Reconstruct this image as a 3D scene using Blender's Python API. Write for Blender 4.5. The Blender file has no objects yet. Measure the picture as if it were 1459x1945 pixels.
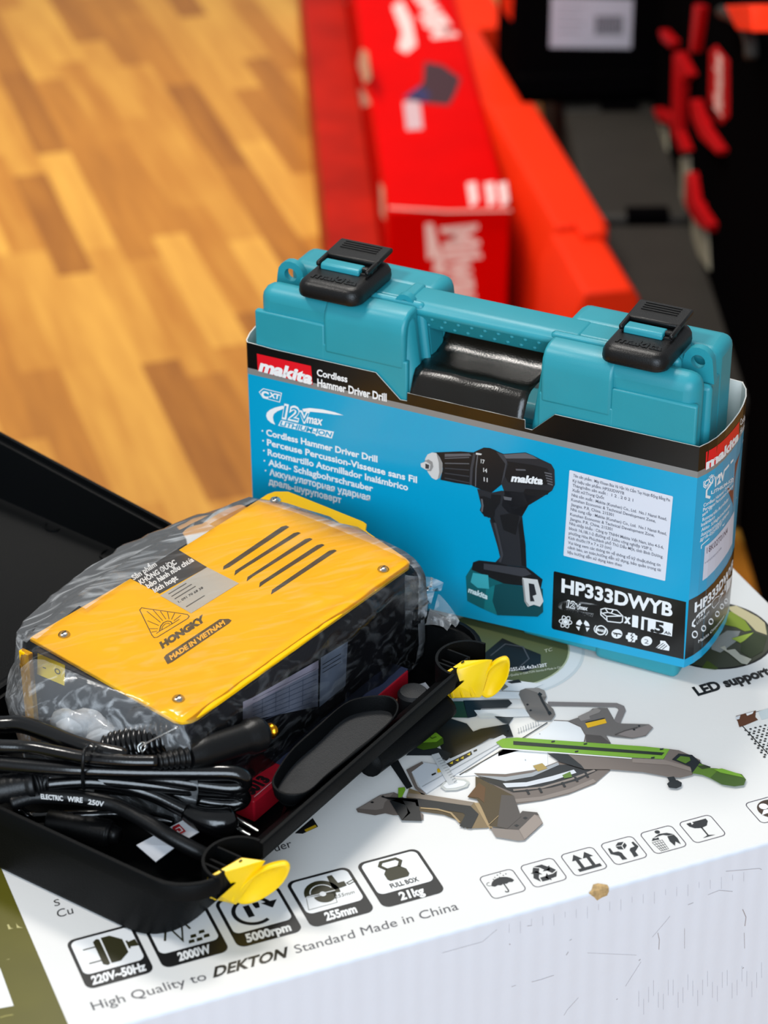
import bpy, bmesh, math, random
from mathutils import Vector, Matrix, noise

random.seed(7)
SC = bpy.context.scene
COL = SC.collection
PI = math.pi

# ------------------------------------------------------------------ camera
# world: X along the front edge of the white carton, Y away from the camera,
# Z up, carton top at Z = 0, metres
CAM_C = Vector((-0.03942682, -0.84906706, 0.82366873))
CAM_R = Matrix(((0.92446498, 0.20044503, -0.32432436),
                (-0.38122938, 0.47403079, -0.79369955),
                (-0.00535339, 0.85738941, 0.51464040)))
FPX = 4592.98
cd = bpy.data.cameras.new('camera')
cam = bpy.data.objects.new('camera', cd)
COL.objects.link(cam)
cam.matrix_world = Matrix.Translation(CAM_C) @ CAM_R.to_4x4()
cd.sensor_fit = 'VERTICAL'
cd.sensor_height = 36.0
cd.lens = FPX / 1945 * 36.0
cd.clip_start = 0.02
cd.clip_end = 60
cd.dof.use_dof = True
cd.dof.focus_distance = 1.36
cd.dof.aperture_fstop = 8.2
SC.camera = cam

# ------------------------------------------------------------------ light
SC.view_settings.view_transform = 'Standard'
SC.view_settings.look = 'None'
SC.view_settings.gamma = 1.0
SC.view_settings.use_curve_mapping = False
SC.view_settings.exposure = 0.0
SC.cycles.transparent_max_bounces = 24

W = bpy.data.worlds.new('World')
SC.world = W
W.use_nodes = True
W.node_tree.nodes['Background'].inputs[0].default_value = (0.86, 0.93, 1.0, 1)
W.node_tree.nodes['Background'].inputs[1].default_value = 0.34


def area(name, loc, target, size, energy, col, size_y=None):
    l = bpy.data.lights.new(name, 'AREA')
    l.energy = energy
    l.color = col
    l.shape = 'RECTANGLE' if size_y else 'SQUARE'
    l.size = size
    if size_y:
        l.size_y = size_y
    o = bpy.data.objects.new(name, l)
    COL.objects.link(o)
    o.location = loc
    d = Vector(target) - Vector(loc)
    o.rotation_euler = d.to_track_quat('-Z', 'Y').to_euler()
    return o


area('ceiling_lamp', (0.75, 1.25, 2.05), (0.4, 0.2, 0), 0.40, 26, (1.0, 0.96, 0.90))
area('ceiling_lamp', (-0.75, 0.75, 2.1), (0.3, 0.2, 0), 0.4, 24, (1.0, 0.96, 0.90))
area('ceiling_lamp', (0.45, 3.0, 2.3), (0.95, 2.9, -0.75), 0.9, 30, (1.0, 0.92, 0.76)).data.spread = math.radians(95)
area('shop_window', (-0.9, -3.0, 1.5), (0.4, 0.2, 0), 2.4, 138, (0.74, 0.87, 1.0))

# ------------------------------------------------------------------ measuring
def ray(x, y):
    return CAM_R @ Vector(((x - 729.5) / FPX, -(y - 972.5) / FPX, -1))


def at(x, y, z=0.0):
    """point of the horizontal plane z that the photograph shows at x, y"""
    r = ray(x, y)
    return CAM_C + r * ((z - CAM_C.z) / r.z)


def proj(p):
    q = CAM_R.transposed() @ (Vector(p) - CAM_C)
    return 729.5 + FPX * q.x / -q.z, 972.5 - FPX * q.y / -q.z


class Flat:
    """a flat surface: map(a, b, h) to world, px(x, y) to a, b"""
    def __init__(s, o, a, b):
        s.o, s.a, s.b = Vector(o), Vector(a).normalized(), Vector(b).normalized()
        s.n = s.a.cross(s.b)
        if s.n.dot(CAM_C - s.o) < 0:
            s.n = -s.n

    def map(s, a, b, h=0.0):
        return s.o + s.a * a + s.b * b + s.n * h

    def px(s, x, y):
        r = ray(x, y)
        p = CAM_C + r * ((s.o - CAM_C).dot(s.n) / r.dot(s.n)) - s.o
        return p.dot(s.a), p.dot(s.b)


class Bent:
    """vertical surface along a plan curve, a = arc length, b = height"""
    def __init__(s, pts):
        s.p = [Vector(p) for p in pts]
        s.l = [0.0]
        for i in range(1, len(pts)):
            s.l.append(s.l[-1] + (s.p[i] - s.p[i - 1]).length)

    def map(s, a, b, h=0.0):
        i = 0
        while i < len(s.l) - 2 and a > s.l[i + 1]:
            i += 1
        t = (a - s.l[i]) / (s.l[i + 1] - s.l[i])
        d = (s.p[i + 1] - s.p[i]).normalized()
        n = Vector((d.y, -d.x))
        q = s.p[i].lerp(s.p[i + 1], t) + n * h
        return Vector((q.x, q.y, b))

    def px(s, x, y):
        a, b = 0.03, 0.08
        for _ in range(12):
            X = proj(s.map(a, b))
            e = (x - X[0], y - X[1])
            A = proj(s.map(a + 1e-4, b))
            B = proj(s.map(a, b + 1e-4))
            j = [(A[0] - X[0]) / 1e-4, (B[0] - X[0]) / 1e-4, (A[1] - X[1]) / 1e-4, (B[1] - X[1]) / 1e-4]
            d = j[0] * j[3] - j[1] * j[2]
            a += 0.8 * (e[0] * j[3] - e[1] * j[1]) / d
            b += 0.8 * (j[0] * e[1] - j[2] * e[0]) / d
            a = min(max(a, -0.01), s.l[-1] + 0.01)
        return a, b


def crop(x0, y0, k):
    return lambda x, y: (x0 + k * x, y0 + k * y)


PX = crop(0, 0, 1)

# ------------------------------------------------------------------ materials
def lin(h):
    h = h.lstrip('#')
    c = [int(h[i:i + 2], 16) / 255 for i in (0, 2, 4)]
    return [x / 12.92 if x <= 0.04045 else ((x + 0.055) / 1.055) ** 2.4 for x in c]


MATS = {}


def mat(name, col, rough=0.5, metal=0.0, vary=0.0, vscale=40.0, bump=0.0, bscale=600.0, coat=0.0, spec=0.5):
    if name in MATS:
        return MATS[name]
    m = bpy.data.materials.new(name)
    m.use_nodes = True
    nt = m.node_tree
    b = nt.nodes['Principled BSDF']
    c = lin(col)
    b.inputs['Base Color'].default_value = (*c, 1)
    b.inputs['Roughness'].default_value = rough
    b.inputs['Metallic'].default_value = metal
    b.inputs['Specular IOR Level'].default_value = spec
    if coat:
        b.inputs['Coat Weight'].default_value = coat
        b.inputs['Coat Roughness'].default_value = 0.12
    tc = None
    if vary or bump:
        tc = nt.nodes.new('ShaderNodeNewGeometry')
    if vary:
        n = nt.nodes.new('ShaderNodeTexNoise')
        n.inputs['Scale'].default_value = vscale
        n.inputs['Detail'].default_value = 3
        nt.links.new(tc.outputs['Position'], n.inputs['Vector'])
        r = nt.nodes.new('ShaderNodeValToRGB')
        r.color_ramp.elements[0].position = 0.3
        r.color_ramp.elements[1].position = 0.7
        r.color_ramp.elements[0].color = (*[max(0, x * (1 - vary)) for x in c], 1)
        r.color_ramp.elements[1].color = (*[min(1, x * (1 + vary)) for x in c], 1)
        nt.links.new(n.outputs['Fac'], r.inputs['Fac'])
        nt.links.new(r.outputs['Color'], b.inputs['Base Color'])
    if bump:
        n = nt.nodes.new('ShaderNodeTexNoise')
        n.inputs['Scale'].default_value = bscale
        nt.links.new(tc.outputs['Position'], n.inputs['Vector'])
        u = nt.nodes.new('ShaderNodeBump')
        u.inputs['Strength'].default_value = bump
        u.inputs['Distance'].default_value = 0.001
        nt.links.new(n.outputs['Fac'], u.inputs['Height'])
        nt.links.new(u.outputs['Normal'], b.inputs['Normal'])
    MATS[name] = m
    return m


def ink(col, rough=0.45):
    return mat('ink_' + col.lstrip('#'), col, rough)


TEAL = mat('teal_plastic', '#25909e', 0.42, bump=0.08, bscale=1800, vary=0.03)
LATCHB = mat('latch_black', '#0d0c0c', 0.38, bump=0.15, bscale=1500, spec=0.35)
CARD_BLUE = mat('sleeve_blue', '#009dc8', 0.3, coat=0.25)
CARD_BLACK = mat('sleeve_black', '#0d0c0b', 0.27, coat=0.2)
CARD_GREY = mat('sleeve_grey', '#84827f', 0.35)
PAPER = mat('bare_paper', '#d8d6d0', 0.8)
LINER = mat('black_card_warm_sheen', '#120e08', 0.24, bump=0.12, bscale=900, spec=0.6)  # golden sheen of warm light put into the black base colour
CARTON = mat('carton_white', '#e4e2df', 0.7, spec=0.2, vary=0.02, vscale=9, bump=0.06, bscale=300)
OLIVE = mat('carton_olive', '#5c5714', 0.35, vary=0.07, vscale=30)
KRAFT = mat('bare_cardboard', '#b99a6a', 0.9, vary=0.3, vscale=400)
BLACKP = mat('black_plastic', '#08090a', 0.5, bump=0.2, bscale=1400, spec=0.1)
BLACKG = mat('grey_black_plastic', '#232426', 0.5, bump=0.2, bscale=1600, spec=0.3)
RUBBER = mat('black_rubber', '#060607', 0.18, bump=0.05, bscale=700, spec=0.65)
RUBBERM = mat('matte_rubber', '#0a0a0b', 0.4, bump=0.1, bscale=900, spec=0.35)
YEL = mat('machine_yellow', '#fdbf00', 0.4, spec=0.12, vary=0.02)
YLATCH = mat('latch_yellow', '#ffd000', 0.35, vary=0.03, vscale=60)
MBODY = mat('machine_body', '#100e15', 0.4, bump=0.1, spec=0.35)
STEEL = mat('steel', '#c9c9c6', 0.22, metal=1.0)
BRASS = mat('brass', '#d9921f', 0.25, metal=1.0)
RED = mat('carton_red', '#cf0000', 0.5, vary=0.05, vscale=8, spec=0.03)
REDD = mat('carton_dark_red', '#a01606', 0.5, spec=0.1, vary=0.2, vscale=10)
ORANGE = mat('case_orange_red', '#ee300c', 0.55, spec=0.12, vary=0.05, vscale=8)
DGREY = mat('case_dark_grey', '#2a2724', 0.6, vary=0.1, vscale=12, spec=0.25)
DBLACK = mat('case_black', '#070607', 0.6, bump=0.1, spec=0.0)
REDP = mat('latch_red', '#a8060c', 0.5, vary=0.05, spec=0.1)
BEIGE = mat('grey_strip', '#8d8775', 0.6, vary=0.1)
WHITE = ink('#ececec')
BLK = ink('#121213')
LEAF = mat('leaflet_paper', '#e2e2e6', 0.6)

# front face of carton: faint vertical corrugation, cool light tinted into its white
def corrugated():
    m = mat('carton_front_cool_tint', '#dfe2ea', 0.5)
    nt = m.node_tree
    b = nt.nodes['Principled BSDF']
    g = nt.nodes.new('ShaderNodeNewGeometry')
    w = nt.nodes.new('ShaderNodeTexWave')
    w.inputs['Scale'].default_value = 28
    w.inputs['Distortion'].default_value = 1.2
    w.inputs['Detail'].default_value = 3
    w.inputs['Detail Scale'].default_value = 2
    mp = nt.nodes.new('ShaderNodeMapping')
    mp.inputs['Scale'].default_value = (1, 1, 0.15)
    nt.links.new(g.outputs['Position'], mp.inputs['Vector'])
    nt.links.new(mp.outputs['Vector'], w.inputs['Vector'])
    n = nt.nodes.new('ShaderNodeTexNoise')
    n.inputs['Scale'].default_value = 14
    n.inputs['Detail'].default_value = 5
    nt.links.new(g.outputs['Position'], n.inputs['Vector'])
    a = nt.nodes.new('ShaderNodeMath')
    a.operation = 'MULTIPLY_ADD'
    a.inputs[1].default_value = 0.15
    nt.links.new(w.outputs['Fac'], a.inputs[0])
    nt.links.new(n.outputs['Fac'], a.inputs[2])
    u = nt.nodes.new('ShaderNodeBump')
    u.inputs['Strength'].default_value = 0.35
    u.inputs['Distance'].default_value = 0.003
    nt.links.new(a.outputs[0], u.inputs['Height'])
    nt.links.new(u.outputs['Normal'], b.inputs['Normal'])
    return m


CARTONF = corrugated()


def parquet():
    m = bpy.data.materials.new('parquet')
    m.use_nodes = True
    nt = m.node_tree
    N, Lk = nt.nodes, nt.links
    b = N['Principled BSDF']
    g = N.new('ShaderNodeNewGeometry')
    mp = N.new('ShaderNodeMapping')
    mp.vector_type = 'POINT'
    mp.inputs['Rotation'].default_value = (0, 0, math.radians(5.0))
    Lk.new(g.outputs['Position'], mp.inputs['Vector'])
    sx = N.new('ShaderNodeSeparateXYZ')
    Lk.new(mp.outputs['Vector'], sx.inputs[0])

    def mth(op, a, v=None, c=None):
        n = N.new('ShaderNodeMath')
        n.operation = op
        for i, q in enumerate((a, v, c)):
            if q is None:
                continue
            if hasattr(q, 'links'):
                Lk.new(q, n.inputs[i])
            else:
                n.inputs[i].default_value = q
        return n.outputs[0]
    row = mth('FLOOR', mth('DIVIDE', sx.outputs[0], 0.055))
    wn = N.new('ShaderNodeTexWhiteNoise')
    wn.noise_dimensions = '1D'
    Lk.new(row, wn.inputs['W'])
    yy = mth('ADD', mth('DIVIDE', sx.outputs[1], 0.40), mth('MULTIPLY', wn.outputs['Value'], 7.0))
    cell = mth('FLOOR', yy)
    cmb = N.new('ShaderNodeCombineXYZ')
    Lk.new(row, cmb.inputs[0])
    Lk.new(cell, cmb.inputs[1])
    w2 = N.new('ShaderNodeTexWhiteNoise')
    w2.noise_dimensions = '3D'
    Lk.new(cmb.outputs[0], w2.inputs['Vector'])
    ns = N.new('ShaderNodeTexNoise')
    ns.inputs['Scale'].default_value = 6
    ns.inputs['Detail'].default_value = 6
    m2 = N.new('ShaderNodeMapping')
    m2.inputs['Scale'].default_value = (8, 0.7, 1)
    Lk.new(mp.outputs['Vector'], m2.inputs['Vector'])
    Lk.new(m2.outputs['Vector'], ns.inputs['Vector'])
    f = mth('ADD', mth('MULTIPLY', w2.outputs['Value'], 0.75), mth('MULTIPLY_ADD', ns.outputs['Fac'], 0.7, -0.22))
    r = N.new('ShaderNodeValToRGB')
    e = r.color_ramp.elements
    e[0].position = 0.0
    e[0].color = (*lin('#8a5110'), 1)
    e[1].position = 1.0
    e[1].color = (*lin('#daa344'), 1)
    k = e.new(0.45)
    k.color = (*lin('#b37424'), 1)
    Lk.new(f, r.inputs['Fac'])
    Lk.new(r.outputs['Color'], b.inputs['Base Color'])
    b.inputs['Roughness'].default_value = 0.38
    return m


def bag_plastic(name, haze0, haze1, bump):
    m = bpy.data.materials.new(name)
    m.use_nodes = True
    nt = m.node_tree
    N, Lk = nt.nodes, nt.links
    N.remove(N['Principled BSDF'])
    g = N.new('ShaderNodeNewGeometry')
    mp = N.new('ShaderNodeMapping')
    mp.inputs['Rotation'].default_value = (0, 0, math.radians(-32))
    mp.inputs['Scale'].default_value = (0.22, 1.3, 1.3)
    Lk.new(g.outputs['Position'], mp.inputs['Vector'])

    def tex(sc, det, dis):
        n = N.new('ShaderNodeTexNoise')
        n.inputs['Scale'].default_value = sc
        n.inputs['Detail'].default_value = det
        n.inputs['Distortion'].default_value = dis
        Lk.new(mp.outputs['Vector'], n.inputs['Vector'])
        return n.outputs['Fac']
    u = N.new('ShaderNodeBump')
    u.inputs['Strength'].default_value = bump
    u.inputs['Distance'].default_value = 0.0022
    Lk.new(tex(38, 4, 1.2), u.inputs['Height'])
    t = N.new('ShaderNodeBsdfTransparent')
    t.inputs['Color'].default_value = (0.985, 0.985, 0.988, 1)
    d = N.new('ShaderNodeBsdfDiffuse')
    d.inputs['Color'].default_value = (0.84, 0.86, 0.88, 1)
    gl = N.new('ShaderNodeBsdfGlossy')
    gl.inputs['Roughness'].default_value = 0.13
    Lk.new(u.outputs['Normal'], gl.inputs['Normal'])
    f = N.new('ShaderNodeFresnel')
    f.inputs['IOR'].default_value = 1.38
    r = N.new('ShaderNodeValToRGB')
    r.color_ramp.elements[0].position = 0.50
    r.color_ramp.elements[0].color = (haze0, haze0, haze0, 1)
    r.color_ramp.elements[1].position = 0.74
    r.color_ramp.elements[1].color = (haze1, haze1, haze1, 1)
    Lk.new(tex(60, 5, 2.5), r.inputs['Fac'])
    m1 = N.new('ShaderNodeMixShader')
    Lk.new(r.outputs['Color'], m1.inputs['Fac'])
    Lk.new(t.outputs[0], m1.inputs[1])
    Lk.new(d.outputs[0], m1.inputs[2])
    m2 = N.new('ShaderNodeMixShader')
    Lk.new(f.outputs[0], m2.inputs['Fac'])
    Lk.new(m1.outputs[0], m2.inputs[1])
    Lk.new(gl.outputs[0], m2.inputs[2])
    Lk.new(m2.outputs[0], N['Material Output'].inputs['Surface'])
    return m


# ------------------------------------------------------------------ builders
def thing(name, label, cat, loc=(0, 0, 0), group=None):
    o = bpy.data.objects.new(name, None)
    COL.objects.link(o)
    o.location = loc
    o.empty_display_size = 0.02
    o['label'] = label
    o['category'] = cat
    if group:
        o['group'] = group
    return o


def tag(o, label, cat, group=None):
    o['label'] = label
    o['category'] = cat
    if group:
        o['group'] = group
    return o


def root_loc(p):
    v = Vector((0, 0, 0))
    while p is not None:
        v += p.location
        p = p.parent
    return v


class MB:
    """collects shapes in world space and links them as one mesh object"""
    def __init__(s):
        s.v, s.f, s.mi, s.mats = [], [], [], []

    def idx(s, m):
        if m not in s.mats:
            s.mats.append(m)
        return s.mats.index(m)

    def add(s, vs, fs, m):
        n = len(s.v)
        s.v += [tuple(v) for v in vs]
        k = s.idx(m)
        for f in fs:
            s.f.append([n + i for i in f])
            s.mi.append(k)
        return s

    def loft(s, loops, m, cap0=True, cap1=True, close=True):
        n = len(loops[0])
        vs = [p for l in loops for p in l]
        fs = []
        for i in range(len(loops) - 1):
            for j in range(n if close else n - 1):
                a, b = i * n + j, i * n + (j + 1) % n
                fs.append((a, b, b + n, a + n))
        if cap0:
            fs.append(tuple(range(n - 1, -1, -1)))
        if cap1:
            fs.append(tuple((len(loops) - 1) * n + j for j in range(n)))
        return s.add(vs, fs, m)

    def prism(s, pts, f0, f1, m):
        return s.loft([[f0(*p) for p in pts], [f1(*p) for p in pts]], m)

    def box(s, fn, a0, a1, b0, b1, c0, c1, m):
        P = [(a0, b0), (a1, b0), (a1, b1), (a0, b1)]
        return s.prism(P, lambda a, b: fn(a, b, c0), lambda a, b: fn(a, b, c1), m)

    def tube(s, pts, r, m, n=12, smooth=4, taper=None):
        P = [Vector(p) for p in pts]
        if smooth and len(P) > 2:
            Q = []
            for i in range(len(P) - 1):
                p0, p1, p2, p3 = P[max(i - 1, 0)], P[i], P[i + 1], P[min(i + 2, len(P) - 1)]
                for k in range(smooth):
                    t = k / smooth
                    Q.append(0.5 * ((2 * p1) + (p2 - p0) * t + (2 * p0 - 5 * p1 + 4 * p2 - p3) * t * t + (3 * p1 - p0 - 3 * p2 + p3) * t ** 3))
            Q.append(P[-1])
            P = Q
        loops = []
        up = None
        for i, p in enumerate(P):
            d = (P[min(i + 1, len(P) - 1)] - P[max(i - 1, 0)]).normalized()
            if up is None:
                up = d.orthogonal().normalized()
            up = (up - d * up.dot(d)).normalized()
            w = d.cross(up)
            t = i / (len(P) - 1)
            rr = r if taper is None else taper(t)
            loops.append([p + (up * math.cos(2 * PI * k / n) + w * math.sin(2 * PI * k / n)) * rr for k in range(n)])
        return s.loft(loops, m)

    def lathe(s, o, axis, prof, m, n=24):
        o, d = Vector(o), Vector(axis).normalized()
        u = d.orthogonal().normalized()
        w = d.cross(u)
        return s.loft([[o + d * h + (u * math.cos(2 * PI * k / n) + w * math.sin(2 * PI * k / n)) * r for k in range(n)] for r, h in prof], m)

    def build(s, name, parent=None, smooth=False, bevel=0.0, seg=3, angle=35, label=None, merge=False):
        me = bpy.data.meshes.new(name)
        off = root_loc(parent)
        me.from_pydata([tuple(Vector(v) - off) for v in s.v], [], s.f)
        for m in s.mats:
            me.materials.append(m)
        me.polygons.foreach_set('material_index', s.mi)
        bm = bmesh.new()
        bm.from_mesh(me)
        if merge:
            bmesh.ops.remove_doubles(bm, verts=bm.verts, dist=1e-6)
        bmesh.ops.recalc_face_normals(bm, faces=bm.faces)
        bm.to_mesh(me)
        bm.free()
        o = bpy.data.objects.new(name, me)
        COL.objects.link(o)
        if parent is not None:
            o.parent = parent
        if smooth:
            me.polygons.foreach_set('use_smooth', [True] * len(me.polygons))
            if smooth != 'all':
                me.set_sharp_from_angle(angle=math.radians(angle))
        if bevel:
            b = o.modifiers.new('bevel', 'BEVEL')
            b.width = bevel
            b.segments = seg
            b.limit_method = 'ANGLE'
            b.angle_limit = math.radians(angle)
            b.harden_normals = False
            me.polygons.foreach_set('use_smooth', [True] * len(me.polygons))
            me.set_sharp_from_angle(angle=math.radians(60))
        if label:
            o['label'] = label
        return o


TXT = {}


def glyphs(body, bold=0.0, spacing=1.0):
    k = (body, bold, spacing)
    if k not in TXT:
        c = bpy.data.curves.new('t', 'FONT')
        c.body = body
        c.offset = bold
        c.space_character = spacing
        c.resolution_u = 3
        o = bpy.data.objects.new('t', c)
        COL.objects.link(o)
        bpy.context.view_layer.update()
        me = bpy.data.meshes.new_from_object(o.evaluated_get(bpy.context.evaluated_depsgraph_get()))
        vs = [(v.co.x, v.co.y) for v in me.vertices]
        fs = [tuple(p.vertices) for p in me.polygons]
        bpy.data.objects.remove(o)
        bpy.data.curves.remove(c)
        bpy.data.meshes.remove(me)
        TXT[k] = (vs, fs)
    return TXT[k]


CAP = 0.7
DZ = 0.00012


def rounded(x0, y0, x1, y1, r, n=5):
    out = []
    for cx, cy, a in ((x1 - r, y1 - r, 0), (x0 + r, y1 - r, 90), (x0 + r, y0 + r, 180), (x1 - r, y0 + r, 270)):
        for k in range(n + 1):
            t = math.radians(a + 90 * k / n)
            out.append((cx + r * math.cos(t), cy + r * math.sin(t)))
    return out


class Ink:
    """printing on a surface; collects flat shapes by layer into one mesh"""
    def __init__(s, surf, mb=None):
        s.s = surf
        s.mb = mb or MB()
        s.fr = None

    def frame(s, o, u=None, v=None):
        """local frame: origin and the ends of the two unit axes, in a, b"""
        s.fr = (o, (u[0] - o[0], u[1] - o[1]), (v[0] - o[0], v[1] - o[1]))
        return s

    def L(s, p):
        o, u, v = s.fr
        return o[0] + u[0] * p[0] + v[0] * p[1], o[1] + u[1] * p[0] + v[1] * p[1]

    def ab(s, pts, m, layer=1):
        s.mb.add([s.s.map(a, b, layer * DZ) for a, b in pts], [tuple(range(len(pts)))], m)
        return s

    def pp(s, cr, txt, m, layer=1):
        """polygon given as 'x,y x,y ...' in a crop"""
        P = [tuple(float(q) for q in t.split(',')) for t in txt.split()]
        return s.ab([s.s.px(*cr(*p)) for p in P], m, layer)

    def loc(s, pts, m, layer=1):
        return s.ab([s.L(p) for p in pts], m, layer)

    def strip(s, P, w, m, layer=1, close=False):
        """polyline of width w in a, b"""
        n = len(P)
        vs = []
        for i in range(n):
            p = Vector(P[i])
            if close:
                a, b = Vector(P[i - 1]), Vector(P[(i + 1) % n])
            else:
                a, b = Vector(P[max(i - 1, 0)]), Vector(P[min(i + 1, n - 1)])
            d0, d1 = (p - a), (b - p)
            d0 = d0.normalized() if d0.length > 1e-9 else d1.normalized()
            d1 = d1.normalized() if d1.length > 1e-9 else d0
            t = d0 + d1
            t = t.normalized() if t.length > 1e-6 else d0
            k = max(0.35, t.dot(d0))
            q = Vector((-t.y, t.x)) * (w / 2 / k)
            vs += [s.s.map(*(p + q), layer * DZ), s.s.map(*(p - q), layer * DZ)]
        fs = [(2 * i, 2 * i + 1, 2 * i + 3, 2 * i + 2) for i in range(n - 1)]
        if close:
            fs.append((2 * n - 2, 2 * n - 1, 1, 0))
        s.mb.add(vs, fs, m)
        return s

    def sp(s, cr, txt, w, m, layer=1, close=False):
        P = [tuple(float(q) for q in t.split(',')) for t in txt.split()]
        return s.strip([s.s.px(*cr(*p)) for p in P], w, m, layer, close)

    def sl(s, pts, w, m, layer=1, close=False):
        return s.strip([s.L(p) for p in pts], w, m, layer, close)

    def arc(s, c, r, a0, a1, n=16, ry=None):
        ry = ry or r
        return [(c[0] + r * math.cos(math.radians(a0 + (a1 - a0) * k / n)), c[1] + ry * math.sin(math.radians(a0 + (a1 - a0) * k / n))) for k in range(n + 1)]

    def text_ab(s, body, p0, p1, p2, m, layer=1, bold=0.0, hcap=None):
        """text with its baseline from p0 to p1 and the cap line through p2, in a, b"""
        vs, fs = glyphs(body, bold)
        if not vs:
            return s
        xs = [v[0] for v in vs]
        x0, x1 = min(xs), max(xs)
        cap = hcap or CAP
        u = (p1[0] - p0[0], p1[1] - p0[1])
        v = (p2[0] - p0[0], p2[1] - p0[1])
        out = []
        for x, y in vs:
            t, h = (x - x0) / (x1 - x0), y / cap
            out.append(s.s.map(p0[0] + u[0] * t + v[0] * h, p0[1] + u[1] * t + v[1] * h, layer * DZ))
        s.mb.add(out, fs, m)
        return s

    def tx(s, body, cr, p0, p1, p2, m, layer=1, bold=0.0, hcap=None):
        return s.text_ab(body, s.s.px(*cr(*p0)), s.s.px(*cr(*p1)), s.s.px(*cr(*p2)), m, layer, bold, hcap)

    def tl(s, body, p0, p1, p2, m, layer=1, bold=0.0, hcap=None):
        return s.text_ab(body, s.L(p0), s.L(p1), s.L(p2), m, layer, bold, hcap)

    def build(s, name, parent, label=None):
        return s.mb.build(name, parent, label=label)


# ================================================================== floor
FZ = -0.75
fl = MB()
fl.add([(-4, -3, FZ), (6, -3, FZ), (6, 8, FZ), (-4, 8, FZ)], [(0, 1, 2, 3)], parquet())
floor = fl.build('floor')
floor['kind'] = 'structure'

# ================================================================== white carton
XR, YF, YB, XL = 0.659, 0.0205, 0.445, -0.12
carton = thing('cardboard_box', 'large white carton with a printed saw on top, under the teal case and black case', 'box', (0.27, 0.23, FZ))
b = MB()
b.add([(XL, YF, 0), (XR, YF, 0), (XR, YB, 0), (XL, YB, 0)], [(0, 1, 2, 3)], CARTON)
b.add([(XL, YF, FZ), (XR, YF, FZ), (XR, YF, 0), (XL, YF, 0)], [(0, 1, 2, 3)], CARTONF)
b.add([(XR, YF, FZ), (XR, YB, FZ), (XR, YB, 0), (XR, YF, 0), (XL, YB, FZ), (XL, YF, FZ), (XL, YF, 0), (XL, YB, 0)],
      [(0, 1, 2, 3), (4, 5, 6, 7), (1, 4, 7, 2), (0, 5, 4, 1)], CARTON)
b.build('carton_body', carton, bevel=0.0022, seg=3, merge=True)

TOP = Flat((0, 0, 0), (1, 0, 0), (0, 1, 0))
FRONT = Flat((0, YF, 0), (1, 0, 0), (0, 0, 1))

# olive end panel with a white field
i = Ink(TOP)
i.ab([(XL + .002, YF + .003), (0.1512, YF + .003), (0.1522, YB - .002), (XL + .002, YB - .002)], OLIVE)
i.pp(PX, '0,1839 26,1911 -30,1921 -90,1921 -90,1839', WHITE, 2)
c = crop(0, 1640, .15687)
for q in ('85,745 105,740 130,785 160,790 105,805', '195,725 215,755 245,775 280,785 205,785', '70,1170 120,1158 110,1168'):
    i.pp(c, q, ink('#b5ad72'), 2)
i.sp(c, '0,1872 70,1850 160,1835', .0006, ink('#a89f58'), 2)
i.build('printed_end_panel', carton, 'olive green end panel')

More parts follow.
